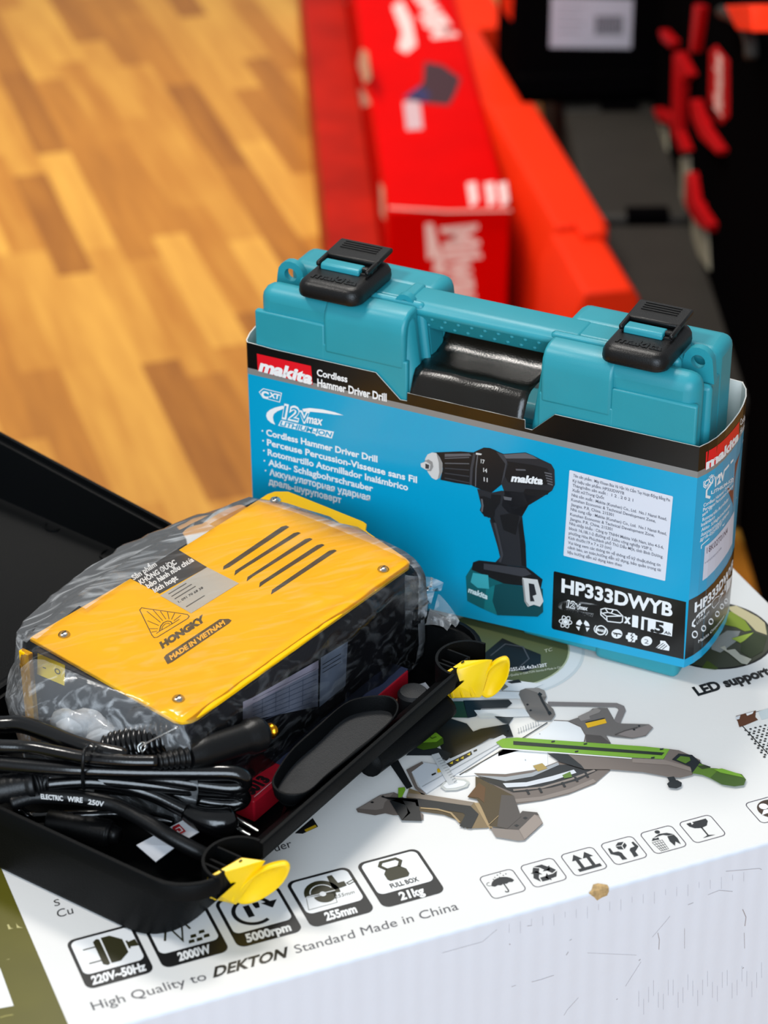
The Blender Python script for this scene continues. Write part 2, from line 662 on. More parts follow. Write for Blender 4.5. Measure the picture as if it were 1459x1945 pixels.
# five feature icons
A5 = crop(0, 0, 1)
BU, BV, BP, BWD, BH = 0.16688, 0.05081, 0.03996, 0.03544, 0.0394
CAPT = ('220V~50Hz', '2000W', '5000rpm', '255mm', '21kg')
DARKO = ink('#2c2a10')
for k in range(5):
    x0 = BU + BP * k
    i = Ink(TOP).frame((x0, BV), (x0 + BWD, BV), (x0, BV + BH))
    asp = BH / BWD
    rr = [(x, y / asp) for x, y in rounded(0, 0, 1, asp, .13)]
    ri = [(x, y / asp) for x, y in rounded(.05, .27 * asp, .95, asp - .05, .1)]
    i.loc(rr, BLK, 1).loc(ri, WHITE, 2)
    wd = len(CAPT[k])
    h0 = max(.1, .5 - .05 * wd * .98)
    i.tl(CAPT[k], (h0, .065), (1 - h0, .065), (h0 + .02, .22), WHITE, 2, bold=.045)
    if k == 0:
        i.loc([(.36, .38), (.42, .34), (.46, .36), (.46, .86), (.42, .88), (.36, .84)], DARKO, 3)
        i.loc([(.48, .36), (.49, .88), (.62, .88), (.77, .75), (.77, .48), (.62, .36)], DARKO, 3)
        i.loc([(.8, .54), (.83, .54), (.83, .7), (.8, .7)], DARKO, 3).loc([(.83, .57), (.95, .55), (.94, .69), (.83, .67)], DARKO, 3)
        i.sl([(.18, .74), (.36, .74)], .0008, DARKO, 3).sl([(.18, .46), (.36, .46)], .0008, DARKO, 3)
    elif k == 1:
        for x, y in ((.5, .33), (.62, .33), (.74, .36), (.56, .42), (.7, .46)):
            i.loc([(x, y), (x + .09, y), (x + .1, y + .06), (x + .02, y + .06)], DARKO, 3)
        i.sl([(.2, .5), (.32, .8), (.44, .42), (.56, .8), (.62, .6)], .0012, DARKO, 3)
    elif k == 2:
        i.sl(i.arc((.47, .62), .29, 345 - 45, 30, 18, .27), .0022, BLK, 3) if False else i.sl(i.arc((.47, .62), .29, 300, 20, 24, .26), .0022, BLK, 3)
        i.loc([(.63, .72), (.88, .72), (.76, .58)], BLK, 3)
        i.tl("1'", (.36, .53), (.6, .53), (.36, .74), BLK, 3, bold=.06)
    elif k == 3:
        i.loc(i.arc((.42, .6), .27, -15, 180, 18, .26), DARKO, 3)
        i.sl(i.arc((.42, .6), .18, 20, 170, 14, .17), .0006, WHITE, 4)
        i.loc(i.arc((.44, .56), .17, 180, 360, 14, .16), DARKO, 3).loc(i.arc((.42, .58), .05, 0, 360, 12), WHITE, 4)
        i.sl([(.17, .6), (.62, .585)], .0006, WHITE, 5)
        i.loc([(.6, .68), (.62, .9), (.7, .9), (.72, .72), (.82, .72), (.82, .62), (.62, .6)], DARKO, 3)
        i.sl([(.84, .67), (.97, .71), (.99, .67), (.86, .63)], .0006, DARKO, 3, True)
        i.sl([(.1, .35), (.55, .35)], .0003, DARKO, 3).sl([(.1, .35), (.16, .58)], .0003, DARKO, 3).sl([(.55, .35), (.58, .55)], .0003, DARKO, 3)
        i.tl('255mm', (.55, .43), (.86, .43), (.57, .5), DARKO, 3)
    else:
        i.loc([(.3, .52), (.33, .48), (.62, .48), (.66, .53), (.66, .64), (.58, .74), (.38, .74), (.3, .64)], DARKO, 3)
        i.sl([(.38, .72), (.31, .82), (.36, .89), (.6, .89), (.65, .82), (.58, .72)], .0019, DARKO, 3)
        i.tl('FULL BOX', (.28, .335), (.73, .335), (.28, .425), BLK, 3, bold=.03)
    i.build('printed_icon', carton, 'black bordered icon reading %s' % CAPT[k])

# lettering on the top
i = Ink(TOP)
cA, cB = crop(120, 1640, .26045), crop(420, 1600, .30158)
GREYI = ink('#45444a')
i.tx('High Quality to', PX, (177.5, 1919.5), (394, 1861), (170.5, 1904), GREYI, 1)
i.tx('DEKTON', PX, (405, 1857), (543.5, 1818), (408.5, 1837), BLK, 1, bold=.035)
i.tx('Standard Made in China', PX, (562.5, 1811.5), (872, 1727.5), (557, 1796), GREYI, 1)
i.build('printed_slogan', carton)
i = Ink(TOP)
i.tx('Cu', PX, (110, 1743.5), (140, 1735), (106, 1729), BLK, 1)
i.tx('S', PX, (104, 1722), (115, 1719), (101, 1710), BLK, 1)
i.build('printed_caption', carton)
i = Ink(TOP)
i.tx('uer', PX, (523.5, 1618), (556, 1608.5), (519.5, 1608), BLK, 1, hcap=.5)
i.build('printed_caption', carton)
i = Ink(TOP)
i.pp(PX, '560,1583 594,1554 604.5,1570.5 575,1584', BLK, 1)
i.pp(PX, '578,1577 599,1567 602,1571 582,1581', ink('#c9a21e'), 2)
i.build('printed_caption', carton)
i = Ink(TOP)
i.tx('LED support', PX, (1325.5, 1321.5), (1466, 1280.5), (1314, 1306.5), BLK, 1, bold=.05)
i.build('printed_caption', carton)

# handling icons
SU, SV, SPC, SZ = 0.3821, 0.03501, 0.02386, 0.02
PURP = ink('#2c2338')
DK = ink('#15181c')
sev = TOP.px(1447, 1566)
for k in range(7):
    x0 = SU + SPC * k if k < 6 else sev[0]
    y0 = SV if k < 6 else sev[1]
    i = Ink(TOP).frame((x0, y0), (x0 + SZ, y0), (x0, y0 + SZ))
    i.sl(rounded(0.02, 0.02, .98, .98, .14), .0005, PURP, 1, True)
    if k == 0:
        P = i.arc((.52, .47), .33, 10, 170, 12, .3)
        i.loc(P + [(.27, .47), (.36, .5), (.44, .46), (.52, .5), (.6, .46), (.68, .5), (.77, .47)], DK)
        i.sl([(.53, .5), (.53, .2), (.5, .15), (.45, .16), (.44, .21)], .0007, DK)
        i.sl(i.arc((.17, .62), .07, 60, 300, 8), .0003, DK)
        for x, y in ((.4, .8), (.5, .86), (.6, .9), (.52, .76), (.64, .79), (.73, .82), (.33, .74)):
            i.loc([(x, y), (x + .02, y + .05), (x + .04, y)], DK)
    elif k == 1:
        for t in range(3):
            a = math.radians(90 - 120 * t)
            def q(x, y):
                return .5 + x * math.cos(a - PI / 2) - y * math.sin(a - PI / 2), .48 + x * math.sin(a - PI / 2) + y * math.cos(a - PI / 2)
            i.loc([q(-.14, .34), q(.1, .34), (q(.2, .2)), q(.27, .23), q(.2, .05), q(.0, .07), q(.07, .12), q(.0, .24)], DK)
            i.loc([q(-.17, .31), q(-.03, .22), q(-.13, .04), q(-.27, .14)], DK)
    elif k == 2:
        i.loc([(.2, .15), (.86, .15), (.86, .27), (.2, .27)], DK)
        for x in (.36, .68):
            i.loc([(x - .05, .27), (x + .05, .27), (x + .05, .62), (x + .15, .62), (x, .86), (x - .15, .62), (x - .05, .62)], DK)
    elif k == 3:
        i.loc([(.38, .76), (.5, .86), (.66, .83), (.54, .72)], DK).loc([(.37, .73), (.52, .69), (.51, .54), (.38, .6)], DK).loc([(.55, .69), (.67, .79), (.67, .66), (.54, .54)], DK)
        for sx in (1, -1):
            f = lambda x, y: (.52 + sx * (x - .5), y)
            i.loc([f(.6, .14), f(.74, .16), f(.74, .34), f(.92, .5), f(.88, .74), f(.82, .72), f(.82, .54), f(.68, .52), f(.62, .44), f(.62, .3)], DK)
    elif k == 4:
        i.loc(i.arc((.5, .85), .075, 0, 360, 10), DK)
        i.loc([(.28, .66), (.5, .76), (.72, .72), (.86, .6), (.7, .6), (.58, .68), (.5, .68)], DK)
        i.loc([(.66, .58), (.86, .58), (.88, .4), (.84, .14), (.76, .3), (.66, .14), (.62, .36)], DK)
        for t in range(5):
            i.sl([(.16 + .075 * t, .5), (.22 + .055 * t, .08)], .00028, DK)
            i.sl([(.16 + .015 * t, .5 - .1 * t), (.47 - .012 * t, .5 - .1 * t)], .00028, DK)
        i.loc([(.18, .56), (.26, .66), (.34, .62), (.42, .64), (.4, .54), (.28, .56)], DK)
    elif k == 5:
        i.loc([(.2, .86), (.34, .86), (.32, .76), (.4, .8), (.38, .86), (.8, .86), (.8, .74), (.68, .58), (.5, .54), (.32, .6), (.22, .72)], DK)
        i.loc([(.485, .56), (.53, .56), (.53, .2), (.7, .14), (.32, .14), (.485, .2)], DK)
    else:
        i.loc(i.arc((.6, .5), .4, 0, 360, 24), ink('#3a2a1e'), 1)
        i.loc(i.arc((.44, .66), .13, 0, 360, 12), WHITE, 2).loc([(.2, .34), (.36, .52), (.6, .5), (.46, .14), (.36, .14), (.4, .36)], WHITE, 2)
    i.build('printed_icon', carton, ('umbrella', 'recycling', 'this way up', 'hands holding a box', 'litter bin', 'broken glass', 'round figure')[k] + ' handling icon')

# ---- picture of a mitre saw
i = Ink(TOP)
c7, c8, c3 = crop(640, 1280, .27416), crop(1000, 1280, .3146), crop(640, 1180, .56134)
TAN, TANL, TAND = ink('#6d625b'), ink('#857a72'), ink('#4c4541')
BRN, BRND, BRNL = ink('#7c6848'), ink('#463719'), ink('#a38a63')
GRN, GRNL, GRNP = ink('#54761a'), ink('#73a226'), ink('#3d5a14')
LGT, LGT2, PBLK = ink('#ccd0d6'), ink('#e4e6e8'), ink('#16181a')
STG = ink('#9a9fa4')
# saw blade disc and shadowed head
ec = TOP.px(952, 1232)
disc = lambda r, l, m: i.ab([(ec[0] + r * math.cos(2 * PI * k / 48), ec[1] + r * math.sin(2 * PI * k / 48)) for k in range(48)], m, l)
disc(.0505, 1, ink('#cfd6d8')); disc(.0488, 2, ink('#dde2e4')); disc(.0415, 3, ink('#b7bf9f')); disc(.0405, 4, ink('#5a6340'))
i.pp(c3, '500,110 560,60 640,95 690,115 690,150 640,175 560,165 505,150', PBLK, 5)
i.sp(c3, '520,120 570,80 630,90 650,130 610,165', .0009, ink('#4a4d52'), 6)
i.tx('TC', c3, (703, 110), (729, 103), (702, 99), ink('#c9cdb8'), 6)
i.tx('\u00d8255x25.4x3x120T', c3, (575, 174), (713, 156), (572, 163), WHITE, 6, bold=.02)
i.tx('High Quality to DEKTON Standard Made in China', c3, (567, 193), (768, 160), (566, 186), ink('#d9dccb'), 6)
i.pp(c3, '530,240 560,200 620,205 700,215 640,240 620,262', LGT2, 5)
i.pp(c3, '525,215 555,205 580,225 560,238', ink('#7d7a66'), 6).pp(c3, '575,208 615,200 625,210 590,214', PBLK, 6)
# rails and dark head
i.pp(c7, '1020,120 1290,130 1280,178 1010,176', LGT2, 6).sp(c7, '1020,122 1290,131', .0005, TAN, 7)
i.pp(c7, '735,195 880,195 905,310 715,305', ink('#23401f'), 5)
i.pp(c7, '875,190 1190,183 1215,210 1178,240 1000,246 965,300 905,312', PBLK, 5)
i.pp(c7, '950,258 1300,248 1340,300 990,312', LGT2, 6)
i.pp(c7, '560,470 620,400 760,305 900,350 945,405 1000,385 1190,352 1222,440 1060,452 800,600 740,560 690,450', PBLK, 5)
i.pp(c7, '480,572 560,470 700,520 800,560 760,610 690,572', ink('#22262a'), 6)
i.pp(c7, '1090,300 1225,308 1190,355 1150,345', ink('#3b3f42'), 6)
# turntable
i.pp(c8, '-170,470 0,405 120,330 165,285 250,288 330,325 358,375 350,412 130,425 -60,470 -170,500', LGT2, 3)
i.pp(c7, '700,690 900,690 1150,520 1459,500 1459,640 1300,700 980,705 860,715', LGT2, 3)
i.sp(c8, '165,284 250,288 330,325 358,375 350,412', .0007, TAN, 4)
i.sp(c7, '850,705 1160,525', .0007, PBLK, 5).sp(c7, '1270,460 1459,342', .0007, PBLK, 5)
i.sp(c7, '1250,415 1420,350', .0003, STG, 4)
for k in range(9):
    i.sp(c7, '%d,%d %d,%d' % (1262 + 17 * k, 420 - 7 * k, 1256 + 17 * k, 380 - 7 * k), .0003, STG, 4)
for x, y in ((1180, 400), (1300, 600), (1400, 420), (1440, 470)):
    i.pp(c7, '%d,%d %d,%d %d,%d' % (x, y, x + 10, y - 3, x + 8, y + 8), STG, 5)
# fence
i.pp(c7, '505,665 600,620 695,635 1150,428 1172,442 1150,492 620,835 585,805', LGT, 6)
i.sp(c7, '590,790 1160,470', .0006, STG, 7)
i.pp(c7, '480,672 590,615 600,628 515,690 560,790 615,835 600,855 540,800', TAN, 7)
i.pp(c7, '758,630 930,543 938,566 785,655', PBLK, 7)
for x, y in ((780, 630), (820, 610), (855, 595), (900, 570)):
    i.pp(c7, '%d,%d %d,%d %d,%d' % (x, y, x + 24, y - 16, x + 22, y + 4), ink('#d8c020'), 8)
i.pp(c7, '693,668 718,660 722,688 698,695', ink('#e0b416'), 8)
i.pp(c7, '655,705 685,692 688,702 660,715', PBLK, 8).pp(c7, '945,540 970,530 972,540 950,550', PBLK, 8)
# clamp: disc, screw, knob
i.pp(c7, '715,790 740,760 820,735 890,740 920,760 905,790 830,815 750,818', ink('#bfc2bf'), 8).pp(c7, '735,785 760,762 820,745 880,752 900,765 880,785 820,800 760,805', LGT2, 9)
i.pp(c7, '655,572 705,558 790,700 835,765 775,782 750,740', ink('#c3c6c8'), 10)
for k in range(11):
    i.sp(c7, '%d,%d %d,%d' % (690 + 12 * k, 605 + 16 * k, 735 + 9.5 * k, 590 + 16 * k), .00035, ink('#7e8386'), 11)
i.pp(c7, '545,490 560,450 610,425 690,420 735,455 740,495 690,525 600,540 555,525', GRNP, 11)
i.pp(c7, '560,460 600,430 690,422 730,455 690,485 600,490', GRNL, 12).sp(c7, '580,462 610,470 640,448 660,462 690,450', .0008, GRNP, 13)
# dark strut and left foot, base
i.pp(c7, '343,597 408,572 524,788 484,805', PBLK, 6)
i.pp(c7, '133,942 165,925 300,845 395,826 450,850 520,930 600,980 600,1020 540,1000 520,960 440,985 390,985 335,972 265,986 145,965', TAN, 5)
i.pp(c7, '145,940 300,850 395,830 330,900 320,940 270,950', TANL, 6)
for x, y in ((245, 898), (318, 858)):
    i.pp(c7, '%d,%d %d,%d %d,%d %d,%d' % (x - 14, y, x, y - 7, x + 14, y, x, y + 7), PBLK, 7)
i.pp(c7, '425,800 470,795 475,815 450,865 425,868', GRNL, 9)
i.pp(c7, '500,800 620,845 955,898 1060,1060 1040,1075 900,1080 830,1010 740,980 590,960 480,880', BRN, 7)
i.pp(c7, '490,835 620,848 950,900 930,925 600,880 480,860', ink('#86796b'), 8)
i.pp(c7, '480,880 900,945 940,975 880,1080 830,1020 740,985 560,960', BRND, 8)
i.sp(c7, '405,880 480,1000 540,1002 520,900 425,882 560,900 900,950 935,985 890,1075', .0068, PBLK, 9)
i.sp(c7, '580,940 700,950 790,975 850,1040', .0012, BRNL, 10)
# central body and right foot
i.pp(c7, '950,900 1000,905 1080,1075 1060,1085 1040,1060', BRNL, 8)
i.pp(c7, '960,720 1120,800 1225,855 1275,1000 1180,1085 1060,1065 1000,930 970,880 905,865 960,800', BRND, 9)
i.pp(c7, '1140,850 1225,855 1275,1000 1180,1085 1110,1070', TAND, 10)
i.pp(c7, '905,862 985,765 1030,800 1020,905 980,870', ink('#5a3a14'), 10)
i.pp(c7, '1060,1075 1180,1085 1285,960 1388,970 1428,1045 1300,1162 1255,1166 1100,1140', TANL, 8)
i.pp(c7, '1180,1085 1285,960 1388,970 1400,990 1370,985 1262,1090', TAND, 9)
i.pp(c7, '1262,1090 1370,985 1410,1020 1425,1045 1300,1160', ink('#94877e'), 10)
for x, y in ((1245, 1062), (1305, 1010)):
    i.pp(c7, '%d,%d %d,%d %d,%d %d,%d' % (x - 18, y, x, y - 9, x + 18, y, x, y + 9), PBLK, 10)
i.sp(c7, '1050,1060 1120,995', .0004, BRNL, 11)
# graduated arc
i.pp(PX, '900,1470 960,1472 1020,1463 1060,1448 1085,1438 1160,1464 1130,1490 1080,1510 1030,1522 975,1530 950,1500', TAN, 5)
i.pp(PX, '905,1478 960,1480 1020,1470 1062,1455 1100,1452 1135,1465 1100,1483 1050,1497 1000,1505 975,1507', PBLK, 6)
i.pp(PX, '955,1490 1000,1488 1050,1476 1090,1464 1095,1470 1050,1485 1000,1496 962,1498', LGT, 7)
i.pp(PX, '905,1475 960,1478 1010,1470 1040,1458 1060,1450 1062,1455 1012,1477 960,1486', STG, 7)
i.sp(PX, '975,1503 1030,1498 1085,1482 1130,1465', .0016, TANL, 7)
i.sp(PX, '960,1525 1030,1518 1085,1503 1130,1484', .0032, TANL, 6)
for x, y in ((1000, 1502), (1024, 1499), (1068, 1488), (1092, 1478), (1112, 1470)):
    i.sp(PX, '%d,%d %d,%d' % (x, y, x + 5, y + 9), .0014, PBLK, 8)
i.pp(PX, '1068,1475 1083,1468 1087,1478 1072,1481', GRN, 8)
i.pp(PX, '1012,1457 1030,1452 1040,1462 1022,1468', ink('#a58d4a'), 8)
# handle block (grey) above
i.pp(PX, '985.5,1322 988,1314 998,1310 1022,1309 1034,1314 1038,1326 1034,1334 1051,1349 1055,1360 1047,1371 1019,1371 1007,1364 990,1331', ink('#6f6964'), 8)
i.pp(PX, '998,1311 1022,1309 1034,1314 1038,1326 1026,1326 1020,1318', ink('#8b8580'), 9)
i.sp(PX, '1025,1323 1031,1336 1043,1357', .0014, ink('#2b2826'), 10)
i.pp(PX, '1021,1322 1025,1318 1030,1322 1026,1327', PBLK, 11).pp(PX, '1040,1357 1045,1354 1048,1359 1043,1362', PBLK, 11)
for x, y in ((1002, 1341), (1008, 1352)):
    i.pp(PX, '%d,%d %d,%d %d,%d %d,%d' % (x - 3, y, x, y - 2, x + 3, y, x, y + 2), PBLK, 9)
# wire frame, motor block, yellow label
i.sp(c8, '130,185 540,193 570,205 578,225 545,300', .0042, ink('#7b7472'), 5)
i.pp(c8, '250,290 310,270 370,240 400,215 440,210 490,212 535,292 555,305 740,310 765,330 720,380 640,396 530,385 480,375 510,425 360,420 358,375 330,325', ink('#6b6561'), 6)
i.pp(c8, '310,265 380,232 420,212 450,225 440,240 380,262 385,280 330,292', ink('#8a837e'), 7)
i.pp(c8, '355,305 475,278 485,303 370,333', ink('#e6b40c'), 7).sp(c8, '357,301 473,275', .001, PBLK, 7)
i.pp(c8, '540,370 580,350 660,340 740,312 765,330 720,378 640,394', ink('#857b77'), 7)
i.sp(c8, '535,375 590,352 670,330', .0008, TAND, 8)
for x, y in ((680, 322), (650, 345)):
    i.pp(c8, '%d,%d %d,%d %d,%d %d,%d' % (x - 9, y, x, y - 5, x + 9, y, x, y + 5), PBLK, 8)
i.pp(c8, '360,372 450,380 512,428 360,420', TAND, 7)
# long arm and green rail
i.pp(c8, '130,492 240,485 640,518 830,525 860,462 920,470 990,500 1050,530 1045,560 1000,620 930,636 860,632 700,602 490,585 350,585 200,540', ink('#73675f'), 9)
i.pp(c8, '130,492 240,487 330,560 350,585 200,540', PBLK, 10)
i.pp(c8, '640,520 830,528 990,575 1000,600 860,560 640,545', ink('#887b72'), 10)
i.pp(PX, '942,1413 955,1406 982,1404 1225,1421 1272,1426 1260,1445 1200,1442 955,1424', GRNL, 10)
i.pp(PX, '975,1411 1262,1433 1257,1438 975,1418', ink('#1b2413'), 11)
i.sp(PX, '950,1425 1200,1444', .001, LGT2, 11)
for x, y in ((345, 432), (292, 478), (805, 464), (752, 516), (150, 418)):
    i.pp(c8, '%d,%d %d,%d %d,%d %d,%d' % (x, y, x + 22, y - 4, x + 20, y + 5, x, y + 8), PBLK, 12)
i.pp(c8, '878,528 918,492 1000,500 1060,555 1112,572 1105,590 1050,590 1000,612 990,572', PBLK, 11)
i.pp(c8, '905,530 930,508 985,515 990,535 960,553', GRN, 12)
i.pp(c8, '1000,612 1045,552 1110,580 1150,583 1300,618 1325,650 1312,684 1255,692 1180,680 1110,642 1060,622', GRN, 12)
i.pp(c8, '1110,640 1150,600 1310,640 1325,650 1312,684 1255,692 1180,680', GRNP, 13)
i.pp(c8, '1130,590 1180,585 1290,620 1310,640 1170,610', GRNL, 14)
i.pp(c8, '1030,568 1075,565 1105,580 1060,588', ink('#2d3a10'), 13)
i.sp(c8, '870,632 888,665', .004, PBLK, 10)
i.pp(c8, '848,675 870,655 910,652 938,668 935,690 905,703 860,698', PBLK, 11)
i.build('saw_picture', carton, 'printed picture of a brown and green mitre saw')

# ---- round photograph by the teal case
i = Ink(TOP)
LC = (0.6086, 0.2089)
for r, l, m in ((.0372, 1, BLK), (.0358, 2, ink('#3c3f2f'))):
    i.ab([(LC[0] + r * math.cos(2 * PI * k / 48), LC[1] + r * math.sin(2 * PI * k / 48)) for k in range(48)], m, l)
c5 = crop(1280, 1150, .21083)
i.pp(c5, '480,20 560,5 640,45 760,110 820,160 840,270 740,235 650,140 520,60', ink('#c9bd93'), 3)
i.pp(c5, '455,70 520,60 640,140 700,230 640,240 560,200 460,180', ink('#7f9418'), 4)
i.pp(c5, '330,330 480,230 600,235 560,330 420,430 340,400', ink('#8f918d'), 3)
i.pp(c5, '530,300 700,240 840,290 800,420 690,480 600,420 610,330', ink('#26340f'), 4)
i.pp(c5, '520,305 640,270 720,250 640,320 600,345', ink('#9db43a'), 5)
i.pp(c5, '415,385 460,370 480,410 550,400 600,450 700,490 660,540 610,530 500,440', ink('#b9b6a6'), 5)
i.pp(c5, '250,570 300,500 400,570 380,585', ink('#44541a'), 4)
i.build('printed_photo', carton, 'round photograph with green and grey shapes')

# ---- photograph of a perforated plate
i = Ink(TOP)
q = [TOP.px(*c5(*p)) for p in ((536, 1010), (849, 905), (849, 1385))]
ox, oy = TOP.px(1394.5, 1363)
bx, by = TOP.px(1462, 1440)
i.ab(rounded(ox, by, ox + .07, oy, .004), BLK, 1)
i.ab(rounded(ox + .0006, by + .0006, ox + .07, oy - .0006, .0036), ink('#dcdcda'), 2)
i.pp(c5, '560,1000 740,950 735,1010 760,1035 640,1085 590,1100', ink('#5a3218'), 3)
i.pp(c5, '555,1010 600,995 590,1030 562,1035', LGT, 4).pp(c5, '650,980 720,960 710,980 660,1000', LGT2, 4).pp(c5, '760,960 849,930 849,1020 790,1035', ink('#c3cdd0'), 3)
for r in range(13):
    for k in range(9):
        x, y = 648 + k * 44 + (r % 2) * 20 + r * 14, 1128 + r * 20 - k * 11
        if x < 860 and x > 628 + (r * 13):
            i.pp(c5, ' '.join('%.1f,%.1f' % (x + 13 * math.cos(t), y + 7.5 * math.sin(t)) for t in [0, .8, 1.6, 2.4, 3.14, 3.9, 4.7, 5.5]), ink('#2a2a2a'), 3)
i.build('printed_photo', carton, 'photograph of a perforated white plate')

# ---- damage at the front edge
e = MB()
random.seed(3)
ex0, _ = TOP.px(1139, 1690)
top = []
for k in range(14):
    t = 2 * PI * k / 14
    r = 1 + random.uniform(-.22, .22)
    top.append((ex0 + .0058 * r * math.cos(t), .0052 * r * math.sin(t)))
for (x, s) in top:
    pass
loop = []
def edge(x, s, h):
    return Vector((x, YF - h, s)) if s < 0 else Vector((x, YF + s, h))
ring0 = [edge(x, s, .0003) for x, s in top]
ctr = Vector((ex0, YF - .0003, .0005))
e.add(ring0 + [ctr], [(k, (k + 1) % 14, 14) for k in range(14)], KRAFT)
e.build('torn_patch', carton, label='torn spot of bare brown cardboard')
i = Ink(FRONT)
cS = crop(840, 1500, .42426)
for q, w in (('965,640 972,670 970,715', .0006), ('940,660 1000,590 1020,565', .0003), ('1345,535 1360,570 1355,610', .0007), ('0,730 180,680 245,625', .0003),
             ('1270,365 1420,352 1430,357', .0004), ('545,1010 560,985 610,930', .0003), ('820,880 890,770', .0003), ('1190,470 1240,450 1300,455', .0004),
             ('1345,800 1350,795', .0009), ('555,740 565,725', .0006), ('300,690 305,693', .0007), ('570,675 580,668', .0005), ('880,765 888,758', .0007),
             ('780,940 785,935', .0007), ('1085,620 1085,710', .0003), ('1352,640 1354,710', .0004), ('1100,515 1125,505', .0005), ('650,730 870,740', .0002),
             ('380,610 402,607', .0004), ('400,860 440,850 500,830', .0004), ('310,882 330,875', .0004)):
    i.sp(cS, q, w * .7, ink('#a39b9b'), 1)
for k in range(26):
    x = 880 + k * 22
    y0 = 900 + 40 * math.sin(k * 1.7)
    i.sp(cS, '%d,%d %d,%d' % (x, y0 - .16 * (x - 880), x, y0 + 70 - .16 * (x - 880)), .0002, ink('#b7b5ba'), 1)
for k in range(22):
    x = 300 + k * 50
    y0 = 560 - .22 * (x - 300) + 40
    i.sp(cS, '%d,%d %d,%d' % (x, y0, x, y0 + 40 + 15 * math.sin(k * 2.1)), .0002, ink('#b9b7bd'), 1)
i.build('scuff_marks', carton)


# ================================================================== teal tool case in a printed sleeve
KO = Vector((0.5668464, 0.1693631, 0))
EX = Vector((0.6579, -0.7531, 0)).normalized()
EY = Vector((-EX.y, EX.x, 0))


def C(u, v, z):
    return KO + EX * u + EY * v + Vector((0, 0, z))


case = thing('tool_case', 'teal plastic drill case in a blue printed sleeve, with two black latches on top', 'tool case', tuple(C(-.143, .035, 0)))
# front half and back half, each with the handle gap
gapL, gapR, gz = -.183, -.0985, .138
outl = [(-.282, .004), (-.0045, .004), (-.0045, .1995), (gapR, .1995), (gapR - .008, gz), (gapL + .008, gz), (gapL, .1995), (-.282, .1995)]
b = MB()
b.prism(outl, lambda u, z: C(u, .0035, z), lambda u, z: C(u, .021, z), TEAL)
front = b.build('front_shell', case, bevel=.0085, seg=4)
b = MB()
outb = [(-.2805, .004), (-.0055, .004), (-.0055, .2005), (gapR - .001, .2005), (gapR - .008, gz), (gapL + .008, gz), (gapL + .001, .2005), (-.2805, .2005)]
b.prism(outb, lambda u, z: C(u, .040, z), lambda u, z: C(u, .069, z), TEAL)
b.build('back_shell', case, bevel=.0065, seg=4)
b = MB()
oute = [(-.2805, .004), (-.0055, .004), (-.0055, .186), (-.0225, .186), (-.0225, .2002), (gapR - .001, .2002), (gapR - .008, gz), (gapL + .008, gz), (gapL + .001, .2002), (-.2625, .2002), (-.2625, .186), (-.2805, .186)]
b.prism(oute, lambda u, z: C(u, .0255, z), lambda u, z: C(u, .046, z), TEAL)
b.build('joint_shell', case, bevel=.0025, seg=3)
# proud panels of the front: lower face, ledge and two rounded bosses
for u0, u1, z1 in ((-.2835, -.2365, .1845), (-.0545, -.0035, .1845), (-.2385, gapL + .001, .172), (gapR, -.0525, .172)):
    b = MB()
    b.box(C, u0, u1, .0016, .006, .12, z1, TEAL)
    b.build('front_panel', front, bevel=.0012, seg=2)
for u0, u1 in ((-.237, gapL - .0008), (gapR + .0008, -.054)):
    b = MB()
    P = [(.0012, .166), (.0012, .188), (.0024, .1935), (.0055, .1982), (.0105, .2001), (.02, .2002), (.02, .166)]
    b.loft([[C(u, v, z) for v, z in P] for u in (u0, u1)], TEAL)
    b.build('boss', front, bevel=.0022, seg=3)
# rim flange along the joint
b = MB()
o2 = [(-.2843, .004), (-.0022, .004), (-.0022, .188), (-.0215, .188), (-.0215, .2012), (gapR - .002, .2012), (gapR - .0095, gz - .0015), (gapL + .0095, gz - .0015), (gapL + .002, .2012), (-.2635, .2012), (-.2635, .188), (-.2843, .188)]
b.prism(o2, lambda u, z: C(u, .0205, z), lambda u, z: C(u, .0262, z), TEAL)
b.build('rim', case, bevel=.003, seg=3)
# feet
for u0, u1, v0, v1 in ((-.058, -.005, .002, .03), (-.058, -.007, .037, .068), (-.281, -.226, .002, .03), (-.281, -.226, .037, .068)):
    b = MB()
    b.box(C, u0, u1, v0, v1, 0, .02, TEAL)
    b.build('foot', case, bevel=.004, seg=3)
for u0, u1 in ((-.105, -.056), (-.228, -.175)):
    b = MB()
    b.box(C, u0, u1, .003, .03, .0035, .02, TEAL)
    b.build('bottom_rib', case, bevel=.002, seg=2)


def lug(u, v, z, parent, r=.0088):
    b = MB()
    n = 16
    ho, hi = [], []
    for k in range(n):
        t = 2 * PI * k / n
        x, y = math.cos(t), math.sin(t)
        ho.append((u + r * x, z + r * y) if y > -.01 else (u + (r + .0015) * (1 if x > 0 else -1) * min(1, abs(x) * 1.8), z - .012))
        hi.append((u + r * .48 * x, z + r * .48 * y))
    L0 = [C(a, v, c) for a, c in ho]
    L1 = [C(a, v, c) for a, c in hi]
    L2 = [C(a, v + .005, c) for a, c in hi]
    L3 = [C(a, v + .005, c) for a, c in ho]
    b.loft([L0, L1, L2, L3, L0], TEAL, False, False)
    return b.build('eyelet', parent, smooth=True, merge=True)


lug(-.2725, .0275, .1985, case)
lug(-.0135, .0275, .1985, case)
